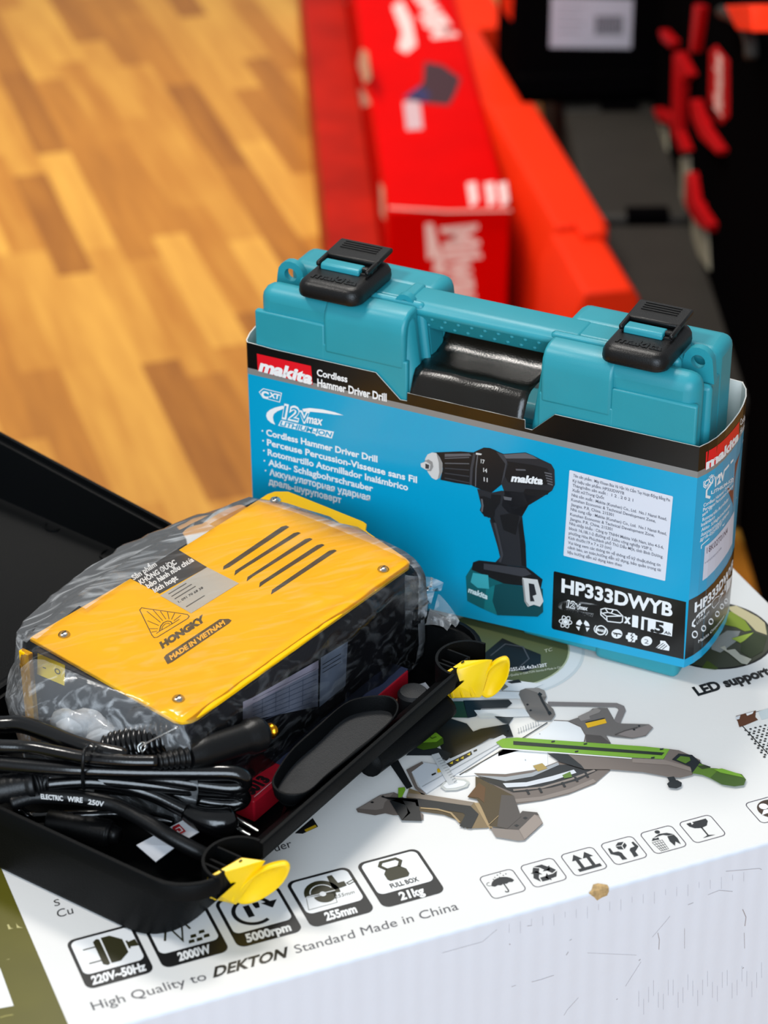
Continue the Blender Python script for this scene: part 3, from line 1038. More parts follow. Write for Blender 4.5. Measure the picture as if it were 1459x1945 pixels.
# handle
b = MB()
HP = [(.0185, .1965), (.0245, .2008), (.0445, .2008), (.0475, .197), (.0455, .183), (.0290, .1815)]
b.loft([[C(u, v, z) for v, z in HP] for u in (-.1985, -.0835)], TEAL)
handle = b.build('handle', case, bevel=.0025, seg=3)
b = MB()
for r in range(2):
    for k in range(11):
        t = .28 + .42 * r
        v, z = .0185 + (.029 - .0185) * t, .1965 + (.1815 - .1965) * t
        u = -.184 + .0085 * k + .0042 * r
        nrm = (EY * -.82 + Vector((0, 0, -.57))).normalized()
        b.lathe(C(u, v, z) - nrm * .0004, nrm, [(.0016, 0), (.0014, .0006), (.0008, .0011), (.0001, .0013)], TEAL, 10)
b.build('grip_dots', handle, smooth='all')
b = MB()
for u0, u1 in ((-.1985, -.1905),):
    b.box(C, u0, u1, .024, .046, .196, .2016, TEAL)
b.build('handle_end', handle, bevel=.0016, seg=2)
lug(-.1935, .0215, .1985, case, .0062)


def latch(u0, u1, tiltz):
    w = u1 - u0
    um = (u0 + u1) / 2
    # base: a shallow cushion with rounded corners
    b = MB()
    def ring(i_, z, r):
        return [C(u, v, z) for u, v in rounded(u0 + i_, -.0012 + i_, u1 - i_, .0495 - i_, r, 6)]
    b.loft([ring(.0022, .2004, .006), ring(.0004, .2016, .0075), ring(0, .2035, .008), ring(.0003, .2068, .008), ring(.0014, .2092, .0072), ring(.0032, .2106, .006), ring(.006, .2112, .004)], LATCHB)
    base = b.build('latch', case, smooth=True, angle=50, label='black spring latch')
    # the window: a dark block painted for the shade in its recess
    b = MB()
    b.box(C, u0 + .0048, u1 - .0048, .0215, .034, .2108, .21225, mat('latch_shadow', '#060606', .6))
    b.build('latch_window_shade', base)
    b = MB()
    P = [(.0195, .2108), (.0198, .2138), (.021, .2148), (.0285, .2146), (.0295, .2108)]
    b.loft([[C(u, v, z) for v, z in P] for u in (u0 + .0066, u1 - .0100)], TEAL)
    b.build('latch_button', base, bevel=.0008, seg=2, label='teal latch button')
    # lever
    b = MB()
    def T(u, v, z):
        return C(u, v, z + (v - .02) * tiltz)
    b.box(T, u0 + .0035, u1 - .0035, .0315, .053, .2124, .2155, LATCHB)
    b.box(T, u0 + .0035, u0 + .0062, .0195, .033, .2124, .2155, LATCHB)
    b.box(T, u1 - .0062, u1 - .0035, .0195, .033, .2124, .2155, LATCHB)
    lev = b.build('latch_lever', base, bevel=.0011, seg=2)
    b = MB()
    for k in range(4):
        v = .0415 + .0026 * k
        b.box(T, u0 + .0085, u1 - .0095, v, v + .0009, .2150, .2160, LATCHB)
    b.build('grip_ridges', lev)
    b = MB()
    b.tube([C(u1 - .0098, .025, .2135), C(u1 - .0036, .025, .2135)], .0016, LATCHB, 10, 1)
    b.build('latch_pin', base, smooth=True)
    # raised lettering
    top = Flat(C(0, 0, .2114), EX, EY)
    g, f = glyphs('makita', .03)
    vs = []
    sx = (w - .013) / 2.6
    lo = [C(u0 + .0065 + x * sx, .0070 + y * .0095, .2108) for x, y in g]
    hi = [p + Vector((0, 0, .0009)) for p in lo]
    n = len(g)
    bb = MB()
    bb.add(hi, f, LATCHB)
    ed = {}
    for q in f:
        for k in range(len(q)):
            e2 = (q[k], q[(k + 1) % len(q)])
            if (e2[1], e2[0]) in ed:
                del ed[(e2[1], e2[0])]
            else:
                ed[e2] = 1
    bb.add(lo + hi, [(a, c, c + n, a + n) for a, c in ed], LATCHB)
    bb.build('raised_lettering', base)


latch(-.2545, -.2125, .05)
latch(-.0625, -.0228, .05)

# ---- the sleeve
S_ = [(-.2875, .0008), (-.279, -.0002)]
SLV = Flat(C(0, -.0002, 0), EX, (0, 0, 1))
sideplan = [(0, -.0002), (.0030, .0068), (.0052, .0150), (.0064, .0250), (.0068, .0365), (.0066, .0480), (.0056, .0580), (.0038, .0680), (.0008, .0765), (-.0040, .0840)]
SIDE = Bent([tuple((C(u, v, 0))[:2]) for u, v in sideplan])
ZG0, ZG1 = .1411, .1452
bl = SLV.px(896, 1175)
br = SLV.px(1298.5, 1268)


def zb(u):
    return br[1] + (bl[1] - br[1]) * (u - br[0]) / (bl[0] - br[0])


# columns around: (plan point, bottom, top)
cols = []
front_top = [(-.2885, .1625), (-.2860, .1624), (-.2695, .1616), (-.2017, .1616), (-.1857, .1472), (-.1812, .1474), (-.1810, .1529), (-.1058, .1529), (-.1056, .1474), (-.1011, .1474), (-.0874, .1608), (-.0629, .1609), (0, .1611)]
for u, zt in front_top:
    cols.append(((u, -.0002), zb(u), zt))
for k in range(1, len(sideplan)):
    u, v = sideplan[k]
    cols.append(((u, v), zb(0) - .002 * math.sin(PI * k / 9) * .3, .1611))
for u, v in ((-.02, .0855), (-.15, .0845), (-.27, .0835), (-.287, .080), (-.2935, .070), (-.2955, .055), (-.2958, .040), (-.2952, .025), (-.2935, .012), (-.2908, .003)):
    cols.append(((u, v), zb(0) if u > -.1 else zb(-.28), .1611 if u > -.27 else .1622))
cols.append(cols[0])
b = MB()
rows = []
for (p, z0, z1) in cols:
    rows.append([C(p[0], p[1], z) for z in (z0, ZG0, ZG1, z1)])
for r, m in ((0, CARD_BLUE), (1, CARD_GREY), (2, CARD_BLACK)):
    vs, fs = [], []
    for k in range(len(rows)):
        vs += [rows[k][r], rows[k][r + 1]]
    for k in range(len(rows) - 1):
        fs.append((2 * k, 2 * k + 2, 2 * k + 3, 2 * k + 1))
    b.add(vs, fs, m)
b.idx(PAPER)
sleeve = b.build('sleeve', case, merge=True, label='blue and black printed card sleeve')
sm = sleeve.modifiers.new('thickness', 'SOLIDIFY')
sm.thickness = .0007
sm.offset = -1
sm.material_offset = 9
sm.material_offset_rim = 9
# make sure the sheet thickens inwards
me = sleeve.data
avg = sum((p.normal.dot(EY) for p in me.polygons if (p.center + root_loc(case) - C(-.14, 0, .1)).length < .2 and abs((p.center + root_loc(case) - KO).dot(EY)) < .001), 0)
if avg > 0:
    me.flip_normals()
# flap of the sleeve through the handle gap
b = MB()
FP = [(-.0002, .1512), (.0001, .1529), (.0020, .1565), (.0045, .1615), (.0075, .1655), (.0110, .1668), (.0200, .1668), (.0330, .1660), (.0420, .1672), (.0475, .1720), (.0520, .1800), (.0560, .1870), (.0620, .1900)]
n = 14
loops = []
for v, z in FP:
    loops.append([C(-.1795 + (.0725) * k / n, v, z + .0004 * math.sin(k * 1.1 + v * 300)) for k in range(n + 1)])
b.loft(loops, LINER, False, False, close=False)
fo = b.build('sleeve_flap', sleeve, smooth='all', label='glossy black card flap folded back under the handle')
so = fo.modifiers.new('thickness', 'SOLIDIFY')
so.thickness = .0005

# ---- printing on the front
i = Ink(SLV)
c3 = crop(460, 680, .27416)
MRED = ink('#e01020', .35)
i.pp(PX, '488,671.5 591,695 594.3,731 490,704.5', MRED, 1)
i.tx('makita', PX, (491.5, 703.2), (592.3, 729.2), (497, 683), WHITE, 2, bold=.05)
i.tx('Cordless', c3, (518, 121), (730, 168), (518, 76), WHITE, 1, bold=.03)
i.tx('Hammer Driver Drill', c3, (522, 195), (1002, 301), (521, 142), WHITE, 1, bold=.03)
for t0, body in enumerate(((168, 535, 938, 722, 'Cordless Hammer Driver Drill', 43), (173, 603, 1212, 865, 'Perceuse Percussion-Visseuse sans Fil', 43),
                           (178, 672, 1150, 918, 'Rotomartillo Atornillador Inal\u00e1mbrico', 43), (182, 742, 908, 925, 'Akku- Schlagbohrschrauber', 43),
                           (190, 810, 888, 989, '\u0410\u043a\u043a\u0443\u043c\u0443\u043b\u044f\u0442\u043e\u0440\u043d\u0430\u044f \u0443\u0434\u0430\u0440\u043d\u0430\u044f', 43),
                           (185, 873, 688, 1006, '\u0434\u0440\u0435\u043b\u044c-\u0448\u0443\u0440\u0443\u043f\u043e\u0432\u0435\u0440\u0442', 43))):
    x0, y0, x1, y1, s_, h_ = body
    i.tx(s_, c3, (x0, y0), (x1, y1), (x0 - 1, y0 - h_), WHITE, 1, bold=.028)
    if t0 < 5:
        i.pp(c3, ' '.join('%.1f,%.1f' % (x0 - 27 + 6 * math.cos(t), y0 - 31 + 6 * math.sin(t)) for t in [k * PI / 4 for k in range(8)]), WHITE, 1)
i.sp(c3, '120,235 147,212 274,243 260,305 146,275', .0005, WHITE, 1, True)
i.tx('C', c3, (132, 266), (182, 280), (136, 225), WHITE, 1, bold=.06)
i.tx('XT', c3, (184, 268), (258, 287), (190, 236), WHITE, 1, bold=.05)


def swoosh(i, c, tail=True, m=WHITE):
    """the curved stroke with 12V max and the capacity line, drawn in the crop frame of the large mark"""
    i.pp(c, '282,330 300,340 285,352 245,368 220,388 214,410 218,435 230,462 200,448 176,425 167,400 172,378 195,357 230,342', m, 1)
    i.pp(c, '418,352 470,346 560,356 640,374 705,397 640,392 560,380 480,372 425,372', m, 1)
    i.pp(c, '270,430 320,441 452,474 520,491 532,490 637,510 622,557 530,535 515,540 505,525 250,468', m, 1)


BLUEI = CARD_BLUE
swoosh(i, c3)
i.tx('12', c3, (276, 412), (392, 438), (292, 322), WHITE, 1, bold=.075)
i.tx('12', c3, (281, 409), (388, 434), (296, 327), BLUEI, 2, bold=.0)
i.tx('V', c3, (392, 440), (470, 452), (392, 366), WHITE, 1, bold=.075)
i.tx('V', c3, (397, 437), (464, 448), (397, 370), BLUEI, 2)
i.tx('max', c3, (448, 446), (555, 465), (456, 400), WHITE, 2, bold=.03, hcap=.56)
i.tx('LITHIUM-ION', c3, (262, 465), (616, 547), (272, 435), BLUEI, 2, bold=.03)
i.build('printed_text', sleeve)

# picture of the drill
i = Ink(SLV)
c4 = crop(780, 820, .46539)
D0, D1, D2, D3 = ink('#151416'), ink('#26262a'), ink('#3b3b40'), ink('#5d5c60')
DT, DT2, DTL = ink('#0c5d63'), ink('#0a454c'), ink('#3aa3ad')
SIL, SIL2 = ink('#cfcdca'), ink('#8f8d8b')
i.pp(c4, '95,84 205,80 256,84 276,95 262,160 245,218 180,208 122,196 132,150 118,105', D0, 1)
i.pp(c4, '70,92 88,84 106,86 120,104 131,128 131,160 120,188 104,196 88,188 72,166 60,140 60,110', SIL, 2)
i.pp(c4, '106,86 120,104 131,128 131,160 120,188 112,192 118,165 116,125', SIL2, 3)
i.pp(c4, '58,118 74,112 90,122 94,142 84,160 70,158 58,146', SIL2, 3).pp(c4, '42,128 64,120 82,132 80,152 64,154 44,142', SIL, 4).pp(c4, '62,128 78,134 76,150 62,148', D2, 5)
for k in range(5):
    i.sp(c4, '%d,%d %d,%d' % (140, 108 + 20 * k, 240, 104 + 26 * k), .0007, D3 if k in (0, 1) else D2, 2)
i.pp(c4, '140,90 240,88 250,98 140,102', D3, 2)
i.pp(c4, '252,86 300,64 325,66 345,74 376,90 388,130 372,215 332,248 288,236 245,216', D0, 2)
i.sp(c4, '262,88 250,150 246,215', .0016, D2, 3).sp(c4, '276,84 268,150 266,222', .0007, D3, 3)
for s_, x, y in (('17', 290, 128), ('14', 300, 164), ('11', 302, 202)):
    i.tx(s_, c4, (x - 2, y - 2), (x + 14, y + 2), (x - 2, y - 18), SIL, 4, bold=.03)
i.pp(c4, '268,84 292,88 290,94 268,92', SIL, 4)
i.pp(c4, '345,76 380,90 470,84 500,96 532,112 575,132 588,155 590,215 578,240 545,262 480,300 455,345 400,330 372,300 385,250 372,215 388,130', D1, 2)
i.pp(c4, '380,92 470,86 500,97 520,110 470,108 390,108', D3, 3)
i.pp(c4, '395,120 500,135 560,150 575,190 560,215 500,215 400,205 385,180', D0, 3)
i.pp(c4, '350,80 380,92 400,130 385,180 370,215 388,130', D2, 3)
for k in range(5):
    i.sp(c4, '%d,%d %d,%d' % (548 + 3 * k, 165 + 11 * k, 578 + 1 * k, 172 + 11 * k), .0009, D3, 4)
i.pp(c4, '430,150 470,152 472,158 432,157', D3, 4).pp(c4, '470,232 570,240 560,256 490,262 460,250', D0, 3)
i.tx('makita', c4, (411, 200), (540, 213), (418, 172), WHITE, 5, bold=.05)
i.pp(c4, '272,232 332,248 372,240 460,246 545,262 482,300 456,345 462,400 470,460 474,552 400,545 344,535 366,512 356,470 340,415 324,362 330,350 300,345', D1, 2)
i.pp(c4, '330,255 370,258 366,290 345,320 340,350 352,380 335,370 325,350', D0, 3)
i.pp(c4, '365,340 420,330 445,345 430,420 380,400', D0, 3).pp(c4, '456,345 462,400 470,460 474,552 455,545 448,450 440,380', D0, 3)
i.sp(c4, '345,370 362,440 375,500 365,530', .0016, D2, 4)
i.pp(c4, '283,264 300,262 336,276 346,300 344,345 320,350 300,340 284,320 290,300', D0, 4).sp(c4, '292,272 296,300 292,325', .0012, D3, 5)
i.pp(c4, '380,262 415,268 412,280 384,276', D3, 4)
i.pp(c4, '256,532 280,524 350,532 400,545 474,552 500,570 540,602 532,640 470,630 380,618 250,562', D0, 3)
i.pp(c4, '300,536 470,556 495,580 460,590 300,560', D2, 4)
i.pp(c4, '252,548 380,618 470,632 540,640 542,735 520,754 355,748 282,716 232,690 226,590', DT, 2)
i.pp(c4, '380,618 470,632 540,640 542,735 520,754 355,748 335,690 345,625', DT2, 3)
i.pp(c4, '345,625 335,690 355,748 300,722 310,640', ink('#11747a'), 3)
i.pp(c4, '256,574 318,584 322,640 275,636 246,612', DTL, 4)
i.tx('makita', c4, (236, 652), (315, 682), (240, 632), ink('#d8ecee'), 5, bold=.04)
i.pp(c4, '458,594 520,602 544,690 530,712 505,704 480,712 466,690', SIL, 5)
i.pp(c4, '484,616 506,620 516,662 500,668 508,690 490,690', D1, 6).sp(c4, '460,600 470,690 484,708', .0010, SIL2, 6)
i.build('drill_picture', sleeve, 'printed picture of a black cordless drill')

# importer's sticker
i = Ink(SLV)
cst = crop(1060, 880, .16450)
i.pp(cst, '142,76 1324,378 1330,388 1240,1350 1230,1355 72,1066 66,1058 134,84', ink('#d9dae3', .5), 2)
TXTI = ink('#5b5b66')
for x0, y0, x1, y1, s_ in ((178, 152, 1295, 440, 'T\u00ean s\u1ea3n ph\u1ea9m : M\u00e1y Khoan B\u00faa V\u00e0 V\u1eb7n V\u00edt C\u1ea7m Tay Ho\u1ea1t \u0110\u1ed9ng B\u1eb1ng Pin'),
                           (172, 212, 765, 360, 'K\u00fd hi\u1ec7u s\u1ea3n ph\u1ea9m: HP333DWYB'),
                           (170, 265, 575, 366, 'Th\u00e1ng/n\u0103m s\u1ea3n xu\u1ea5t :'), (620, 378, 870, 440, '1 2 . 2 0 2 1'),
                           (165, 320, 535, 412, 'Xu\u1ea5t x\u1ee9:Trung Qu\u1ed1c'),
                           (160, 376, 1258, 658, 'Nh\u00e0 s\u1ea3n xu\u1ea5t : Makita (Kunshan) Co., Ltd.  No.1 Nanzi Road,'),
                           (155, 430, 1130, 682, 'Kunshan Economic & Technical Development Zone,'),
                           (152, 487, 645, 610, 'Jiangsu. P.R. China. 215301'),
                           (148, 540, 1255, 828, 'Nh\u00e0 cung c\u1ea5p : Makita (Kunshan) Co., Ltd.  No.1 Nanzi Road,'),
                           (142, 598, 1115, 846, 'Kunshan Economic & Technical Development Zone,'),
                           (140, 652, 630, 775, 'Jiangsu. P.R. China. 215301'),
                           (135, 705, 1222, 985, 'Nh\u00e0 nh\u1eadp kh\u1ea9u : C\u00f4ng ty TNHH Makita Vi\u1ec7t Nam, kho 4-5-6,'),
                           (130, 760, 1090, 1006, 'block 16,18L1-2 \u0111\u01b0\u1eddng s\u1ed1 3,khu c\u00f4ng nghi\u1ec7p VSIP II,'),
                           (127, 815, 1217, 1094, 'ph\u01b0\u1eddng H\u00f2a Ph\u00fa,th\u00e0nh ph\u1ed1 Th\u1ee7 D\u1ea7u M\u1ed9t, t\u1ec9nh B\u00ecnh D\u01b0\u01a1ng.'),
                           (122, 870, 618, 993, 'K\u00edch th\u01b0\u1edbc:19 x 7 x 23 (cm)'),
                           (118, 925, 1185, 1188, 'Vui l\u00f2ng xem c\u00e1c th\u00f4ng tin v\u1ec1 th\u00f4ng s\u1ed1 k\u1ef9 thu\u1eadt,th\u00f4ng tin'),
                           (115, 980, 1190, 1246, 'c\u1ea3nh b\u00e1o, an to\u00e0n,h\u01b0\u1edbng d\u1eabn s\u1eed d\u1ee5ng, b\u1ea3o qu\u1ea3n trong t\u00e0i'),
                           (112, 1036, 740, 1190, 'li\u1ec7u h\u01b0\u1edbng d\u1eabn s\u1eed d\u1ee5ng k\u00e8m theo')):
    i.tx(s_, cst, (x0, y0), (x1, y1), (x0 + 2, y0 - 33), TXTI, 3, bold=.01)
i.build('sticker', sleeve, 'white sticker full of small grey text')

# model panel
i = Ink(SLV)
cm = crop(1040, 1080, .19191)
i.pp(cm, '62,34 70,25 1373,330 1348,897 54,598 42,580', CARD_BLACK, 1)
i.tx('HP333DWYB', cm, (139, 226), (1237, 473), (143, 98), WHITE, 2, bold=.035)


def small(x, y):   # the large mark's crop frame to the small mark in this panel
    return cm(105 + (x - 167) * .752, 312 + (y - 322) * .703 + (x - 167) * .0)


swoosh(i, small)
i.tx('12', small, (276, 412), (392, 438), (292, 322), WHITE, 2, bold=.075)
i.tx('12', small, (281, 409), (388, 434), (296, 327), CARD_BLACK, 3)
i.tx('V', small, (392, 440), (470, 452), (392, 366), WHITE, 2, bold=.07)
i.tx('V', small, (397, 437), (464, 448), (397, 370), CARD_BLACK, 3)
i.tx('max', small, (448, 446), (555, 465), (456, 400), WHITE, 2, bold=.03, hcap=.56)
i.tx('LITHIUM-ION', small, (262, 465), (616, 547), (272, 435), CARD_BLACK, 3, bold=.03)
for q in ('530,402 572,390 690,410 748,468 742,525 720,534 598,520 588,508 530,455', '530,402 535,435 588,470 748,468', '588,470 590,512', '572,390 600,432 632,440 650,410', '600,432 545,440', '632,440 700,460 745,466'):
    i.sp(cm, q, .0007, WHITE, 2, q.startswith('530,402 572'))
i.tx('x', cm, (758, 530), (826, 543), (760, 472), WHITE, 2, bold=.06, hcap=.5)
i.tx('1', cm, (838, 566), (897, 578), (842, 462), WHITE, 2, bold=.05)
i.pp(cm, '935,472 1243,543 1233,670 926,600', WHITE, 2)
i.tx('1.5', cm, (955, 602), (1152, 640), (960, 503), BLK, 3, bold=.05)
i.tx('Ah', cm, (1156, 640), (1220, 655), (1160, 612), BLK, 3, bold=.02)
rad = lambda x, y, r, n=14, ry=None: ' '.join('%.1f,%.1f' % (x + r * math.cos(2 * PI * k / n), y + (ry or r) * math.sin(2 * PI * k / n)) for k in range(n))


def rot_el(x, y, a, b_, th, n=16):
    return ' '.join('%.1f,%.1f' % (x + a * math.cos(2 * PI * k / n) * math.cos(th) - b_ * math.sin(2 * PI * k / n) * math.sin(th),
                                   y + a * math.cos(2 * PI * k / n) * math.sin(th) + b_ * math.sin(2 * PI * k / n) * math.cos(th)) for k in range(n))


def icon_row(i, c, dx=1.0):
    for t in (.15, 1.2, 2.25):
        i.sp(c, rot_el(180, 525, 64, 26, t), .0005, WHITE, 2, True)
    i.pp(c, rad(180, 525, 20), WHITE, 2)
    for s in (-1, 1):
        P = [(352 + s * 46 * math.cos(t), 566 - 44 * math.sin(t)) for t in [.1 + .16 * k for k in range(8)]]
        i.sp(c, ' '.join('%.1f,%.1f' % (x, y + (x - 352) * .12) for x, y in P), .0028, WHITE, 2)
        x, y = 352 + s * 48, 585 + s * 5
        i.pp(c, '%.1f,%.1f %.1f,%.1f %.1f,%.1f' % (x - 20, y - 10, x + 20, y - 4, x - s * 8, y + 34), WHITE, 2)
    i.sp(c, rad(530, 608, 48, 20, 44), .0008, WHITE, 2, True)
    i.tx('BRAKE', c, (490, 612), (572, 630), (490, 588), WHITE, 3, bold=.05)
    for s in (-1, 1):
        i.sp(c, ' '.join('%.1f,%.1f' % (530 + s * 66 * math.cos(t), 610 + s * 12 + 50 * math.sin(t)) for t in [-.8 + .2 * k for k in range(9)]), .0006, WHITE, 2)
    i.pp(c, rad(689, 644, 54, 20, 46), WHITE, 2)
    i.sp(c, '650,632 735,650', .0007, BLK, 3).sp(c, '690,640 686,672', .0007, BLK, 3).sp(c, '660,650 690,640 720,640', .0004, BLK, 3)
    i.pp(c, '800,630 865,640 870,655 892,664 890,700 872,705 865,728 800,720 798,700 778,690 778,660 796,652', WHITE, 2)
    i.sp(c, '845,638 828,660 850,668 830,690 850,700 830,722', .0005, BLK, 3)
    i.pp(c, rad(983, 715, 55, 20, 47), WHITE, 2)
    i.tx('2', c, (960, 736), (1003, 746), (962, 692), ink('#6a6a72'), 3)
    i.pp(c, '1118,710 1165,715 1210,770 1206,812 1125,798 1075,780 1118,740', WHITE, 2)
    for k in range(3):
        i.sp(c, '%d,%d %d,%d' % (1082 + 28 * k, 782 + 8 * k, 1150 + 18 * k, 735 + 12 * k), .0004, BLK, 3)


icon_row(i, cm)
i.build('model_panel', sleeve, 'black model number panel')

# ---- printing on the curved end of the sleeve
i = Ink(SIDE)
cs = crop(1280, 740, .28778)


def band(z0, z1, m, layer, s0=0.0, s1=None):
    n = 24
    s1 = s1 or SIDE.l[-1]
    P = [s0 + (s1 - s0) * k / n for k in range(n + 1)]
    vs = [SIDE.map(a, z0, layer * DZ) for a in P] + [SIDE.map(a, z1, layer * DZ) for a in P]
    i.mb.add(vs, [(k, k + 1, n + 2 + k, n + 1 + k) for k in range(n)], m)


def spoly(i, txt, m, layer):
    """quad on the bend, cut into strips so that it follows the curve"""
    P = [SIDE.px(*cs(*[float(q) for q in t.split(',')])) for t in txt.split()]
    a, b_, c_, d = [Vector(p) for p in P]
    n = 10
    lo = [a.lerp(b_, k / n) for k in range(n + 1)]
    hi = [d.lerp(c_, k / n) for k in range(n + 1)]
    i.mb.add([SIDE.map(p.x, p.y, layer * DZ) for p in lo + hi], [(k, k + 1, n + 2 + k, n + 1 + k) for k in range(n)], m)


zt = SIDE.px(*cs(82, 1400))[1]
zq = SIDE.px(*cs(75, 1780))[1]
band(zq, zt, CARD_BLACK, 1)
spoly(i, '207,530 428,318 432,210 212,412', MRED, 1)
i.tx('makita', cs, (210, 526), (424, 326), (213, 462), WHITE, 2, bold=.05)
i.tx('Cordless', cs, (438, 238), (478, 190), (438, 196), WHITE, 1, bold=.02)
i.tx('Hammer', cs, (438, 296), (478, 246), (438, 254), WHITE, 1, bold=.02)
i.tx('CXT', cs, (200, 645), (262, 600), (202, 605), WHITE, 1, bold=.04)
i.sp(cs, '196,610 250,562 268,575 258,605 210,650 196,640', .0005, WHITE, 1, True)
i.sp(cs, '240,712 214,705 216,665 250,615 300,570 345,520 392,462', .0016, WHITE, 1)
i.tx('12V', cs, (270, 640), (335, 585), (272, 580), WHITE, 1, bold=.05)
i.tx('LITHIUM-ION', cs, (245, 690), (395, 592), (246, 668), WHITE, 1, bold=.03)
for x0, y0, x1, y1, s_ in ((195, 775, 392, 607, 'Cordless Hammer Driver Drill'), (192, 805, 390, 640, 'Perceuse Percussion-Visseuse'), (187, 838, 250, 788, 'sans Fil'),
                           (188, 870, 360, 728, 'Rotomartillo Atornillador'), (180, 905, 270, 845, 'Inal\u00e1mbrico'), (180, 938, 372, 765, 'Akku- Schlagbohrschrauber'),
                           (178, 972, 362, 815, '\u0410\u043a\u043a\u0443\u043c\u0443\u043b\u044f\u0442\u043e\u0440\u043d\u0430\u044f \u0443\u0434\u0430\u0440\u043d\u0430\u044f'), (172, 1003, 316, 888, '\u0434\u0440\u0435\u043b\u044c-\u0448\u0443\u0440\u0443\u043f\u043e\u0432\u0435\u0440\u0442')):
    i.tx(s_, cs, (x0, y0), (x1, y1), (x0 + 1, y0 - 23), WHITE, 1, bold=.015)
spoly(i, '188,1262 384,1015 398,800 205,1035', ink('#cdccd8', .5), 1)
i.sp(cs, '180,1050 182,1028 230,985 330,890 432,712', .0006, WHITE, 1)
i.tx('18K02T01N4', cs, (216, 1082), (352, 945), (217, 1042), ink('#5d4a58'), 2)
i.tx('HP333DWYB', cs, (204, 1150), (312, 1050), (205, 1138), ink('#8d8b9a'), 2)
spoly(i, '392,770 450,668 455,350 404,490', ink('#7a4032'), 1)  # red reflection on the bend, painted as a maroon quad
i.sp(cs, '388,775 396,480 458,330', .0005, ink('#b9c4cc'), 2)
i.tx('HP333DWYB', cs, (135, 1468), (386, 1168), (137, 1408), WHITE, 2, bold=.04)
i.sp(cs, '140,1562 122,1555 124,1535 160,1485 200,1450 245,1412', .0014, WHITE, 2)
i.tx('12V', cs, (162, 1510), (210, 1462), (163, 1475), WHITE, 2, bold=.04)
i.tx('LITHIUM', cs, (150, 1550), (230, 1475), (150, 1532), WHITE, 2)
i.sp(cs, '252,1400 275,1372 298,1360 296,1400 262,1442 250,1430', .0005, WHITE, 2, True)
i.tx('x1', cs, (300, 1380), (340, 1320), (300, 1345), WHITE, 2, bold=.04)
spoly(i, '343,1345 384,1290 385,1220 344,1265', WHITE, 2)
for x, y, r in ((137, 1615, 17), (195, 1575, 14), (243, 1530, 14), (285, 1480, 13), (315, 1430, 12), (342, 1395, 11)):
    i.sp(cs, rad(x, y, r, 10, r * 1.25), .0009, WHITE, 2, True)
i.tx('Makita Corporation', cs, (160, 1672), (330, 1500), (160, 1652), WHITE, 2)
i.build('end_print', sleeve)


# ================================================================== open black carrying case
TA = math.radians(33.3)
TL_, TS_ = Vector((math.cos(TA), math.sin(TA), 0)), Vector((-math.sin(TA), math.cos(TA), 0))
UP = Vector((0, 0, 1))


def T(l, s, z):
    return TL_ * l + TS_ * s + UP * z


def tls(x, y, z):
    p = at(x, y, z)
    return p.dot(TL_), p.dot(TS_)


L0, L1, S0, S1 = .2135, .4975, -.0855, .1225
bcase = thing('carrying_case', 'open black plastic carrying case with two yellow latches, the welding machine lying in it', 'tool case', tuple(T(.355, .02, 0)))


def rr(l0, l1, s0, s1, r, z, n=7):
    return [T(l, s, z) for l, s in rounded(l0, s0, l1, s1, r, n)]


b = MB()
b.loft([rr(L0 + .001, L1 - .006, S0 + .026, S1 - .006, .022, .0), rr(L0 - .0005, L1 - .005, S0 + .0225, S1 - .005, .026, .003),
        rr(L0 + .0012, L1 - .002, S0 + .014, S1 - .002, .028, .030), rr(L0 + .0012, L1 - .002, S0 + .008, S1 - .002, .028, .0318),
        rr(L0 - .0008, L1, S0 + .0006, S1, .029, .0325), rr(L0 - .0002, L1, S0, S1, .029, .0410), rr(L0 + .0006, L1 - .0008, S0 + .0008, S1 - .0008, .0285, .042),
        rr(L0 + .0026, L1 - .003, S0 + .0028, S1 - .003, .027, .042), rr(L0 + .0030, L1 - .0034, S0 + .0032, S1 - .0034, .0265, .0385),
        rr(L0 + .0052, L1 - .0056, S0 + .0062, S1 - .0056, .025, .0380), rr(L0 + .0065, L1 - .009, S0 + .0175, S1 - .008, .024, .027),
        rr(L0 + .009, L1 - .011, S0 + .029, S1 - .011, .02, .0062), rr(L0 + .014, L1 - .016, S0 + .034, S1 - .016, .016, .0042)], BLACKP)
tray = b.build('tray', bcase, smooth=True, angle=50)


def cut(o, lc):
    """take the rim away where a latch seat sits"""
    k = MB()
    k.loft([[T(lc + .0172 * math.cos(2 * PI * j / 32), S0 + .003 + .0172 * math.sin(2 * PI * j / 32), z) for j in range(32)] for z in (.0292, .06)], BLACKP)
    ko = k.build('cutter')
    md = o.modifiers.new('cut', 'BOOLEAN')
    md.operation = 'DIFFERENCE'
    md.solver = 'EXACT'
    md.object = ko
    bpy.context.view_layer.update()
    me = bpy.data.meshes.new_from_object(o.evaluated_get(bpy.context.evaluated_depsgraph_get()))
    o.modifiers.clear()
    o.data = me
    bpy.data.objects.remove(ko)


def seat(lc):
    cut(tray, lc)
    b = MB()
    n = 18
    def half(r, z, a=0):
        return [T(lc + r * math.cos(PI * k / n), S0 + .0030 + r * math.sin(PI * k / n), z) for k in range(n + 1)]
    b.loft([half(.0001, .0288), half(.0188, .0288), half(.0188, .0425), half(.0172, .0425), half(.0172, .0296), half(.0001, .0296)], BLACKP, False, False, close=False)
    for k, o in enumerate((-.0105, -.0035, .0035)):
        d = math.sqrt(.0172 ** 2 - o * o)
        b.box(lambda x, y, z: T(lc + x, S0 + y, z), o - .0006, o + .0006, .0042, .003 + d, .0295, .0408 - .003 * (k == 1), BLACKP)
    b.box(lambda x, y, z: T(lc + x, S0 + y, z), -.0172, .004, .0044, .0056, .0295, .0405, BLACKP)
    b.build('latch_seat', bcase, smooth=True, angle=40)
    return


seat(.2505)
seat(.4665)


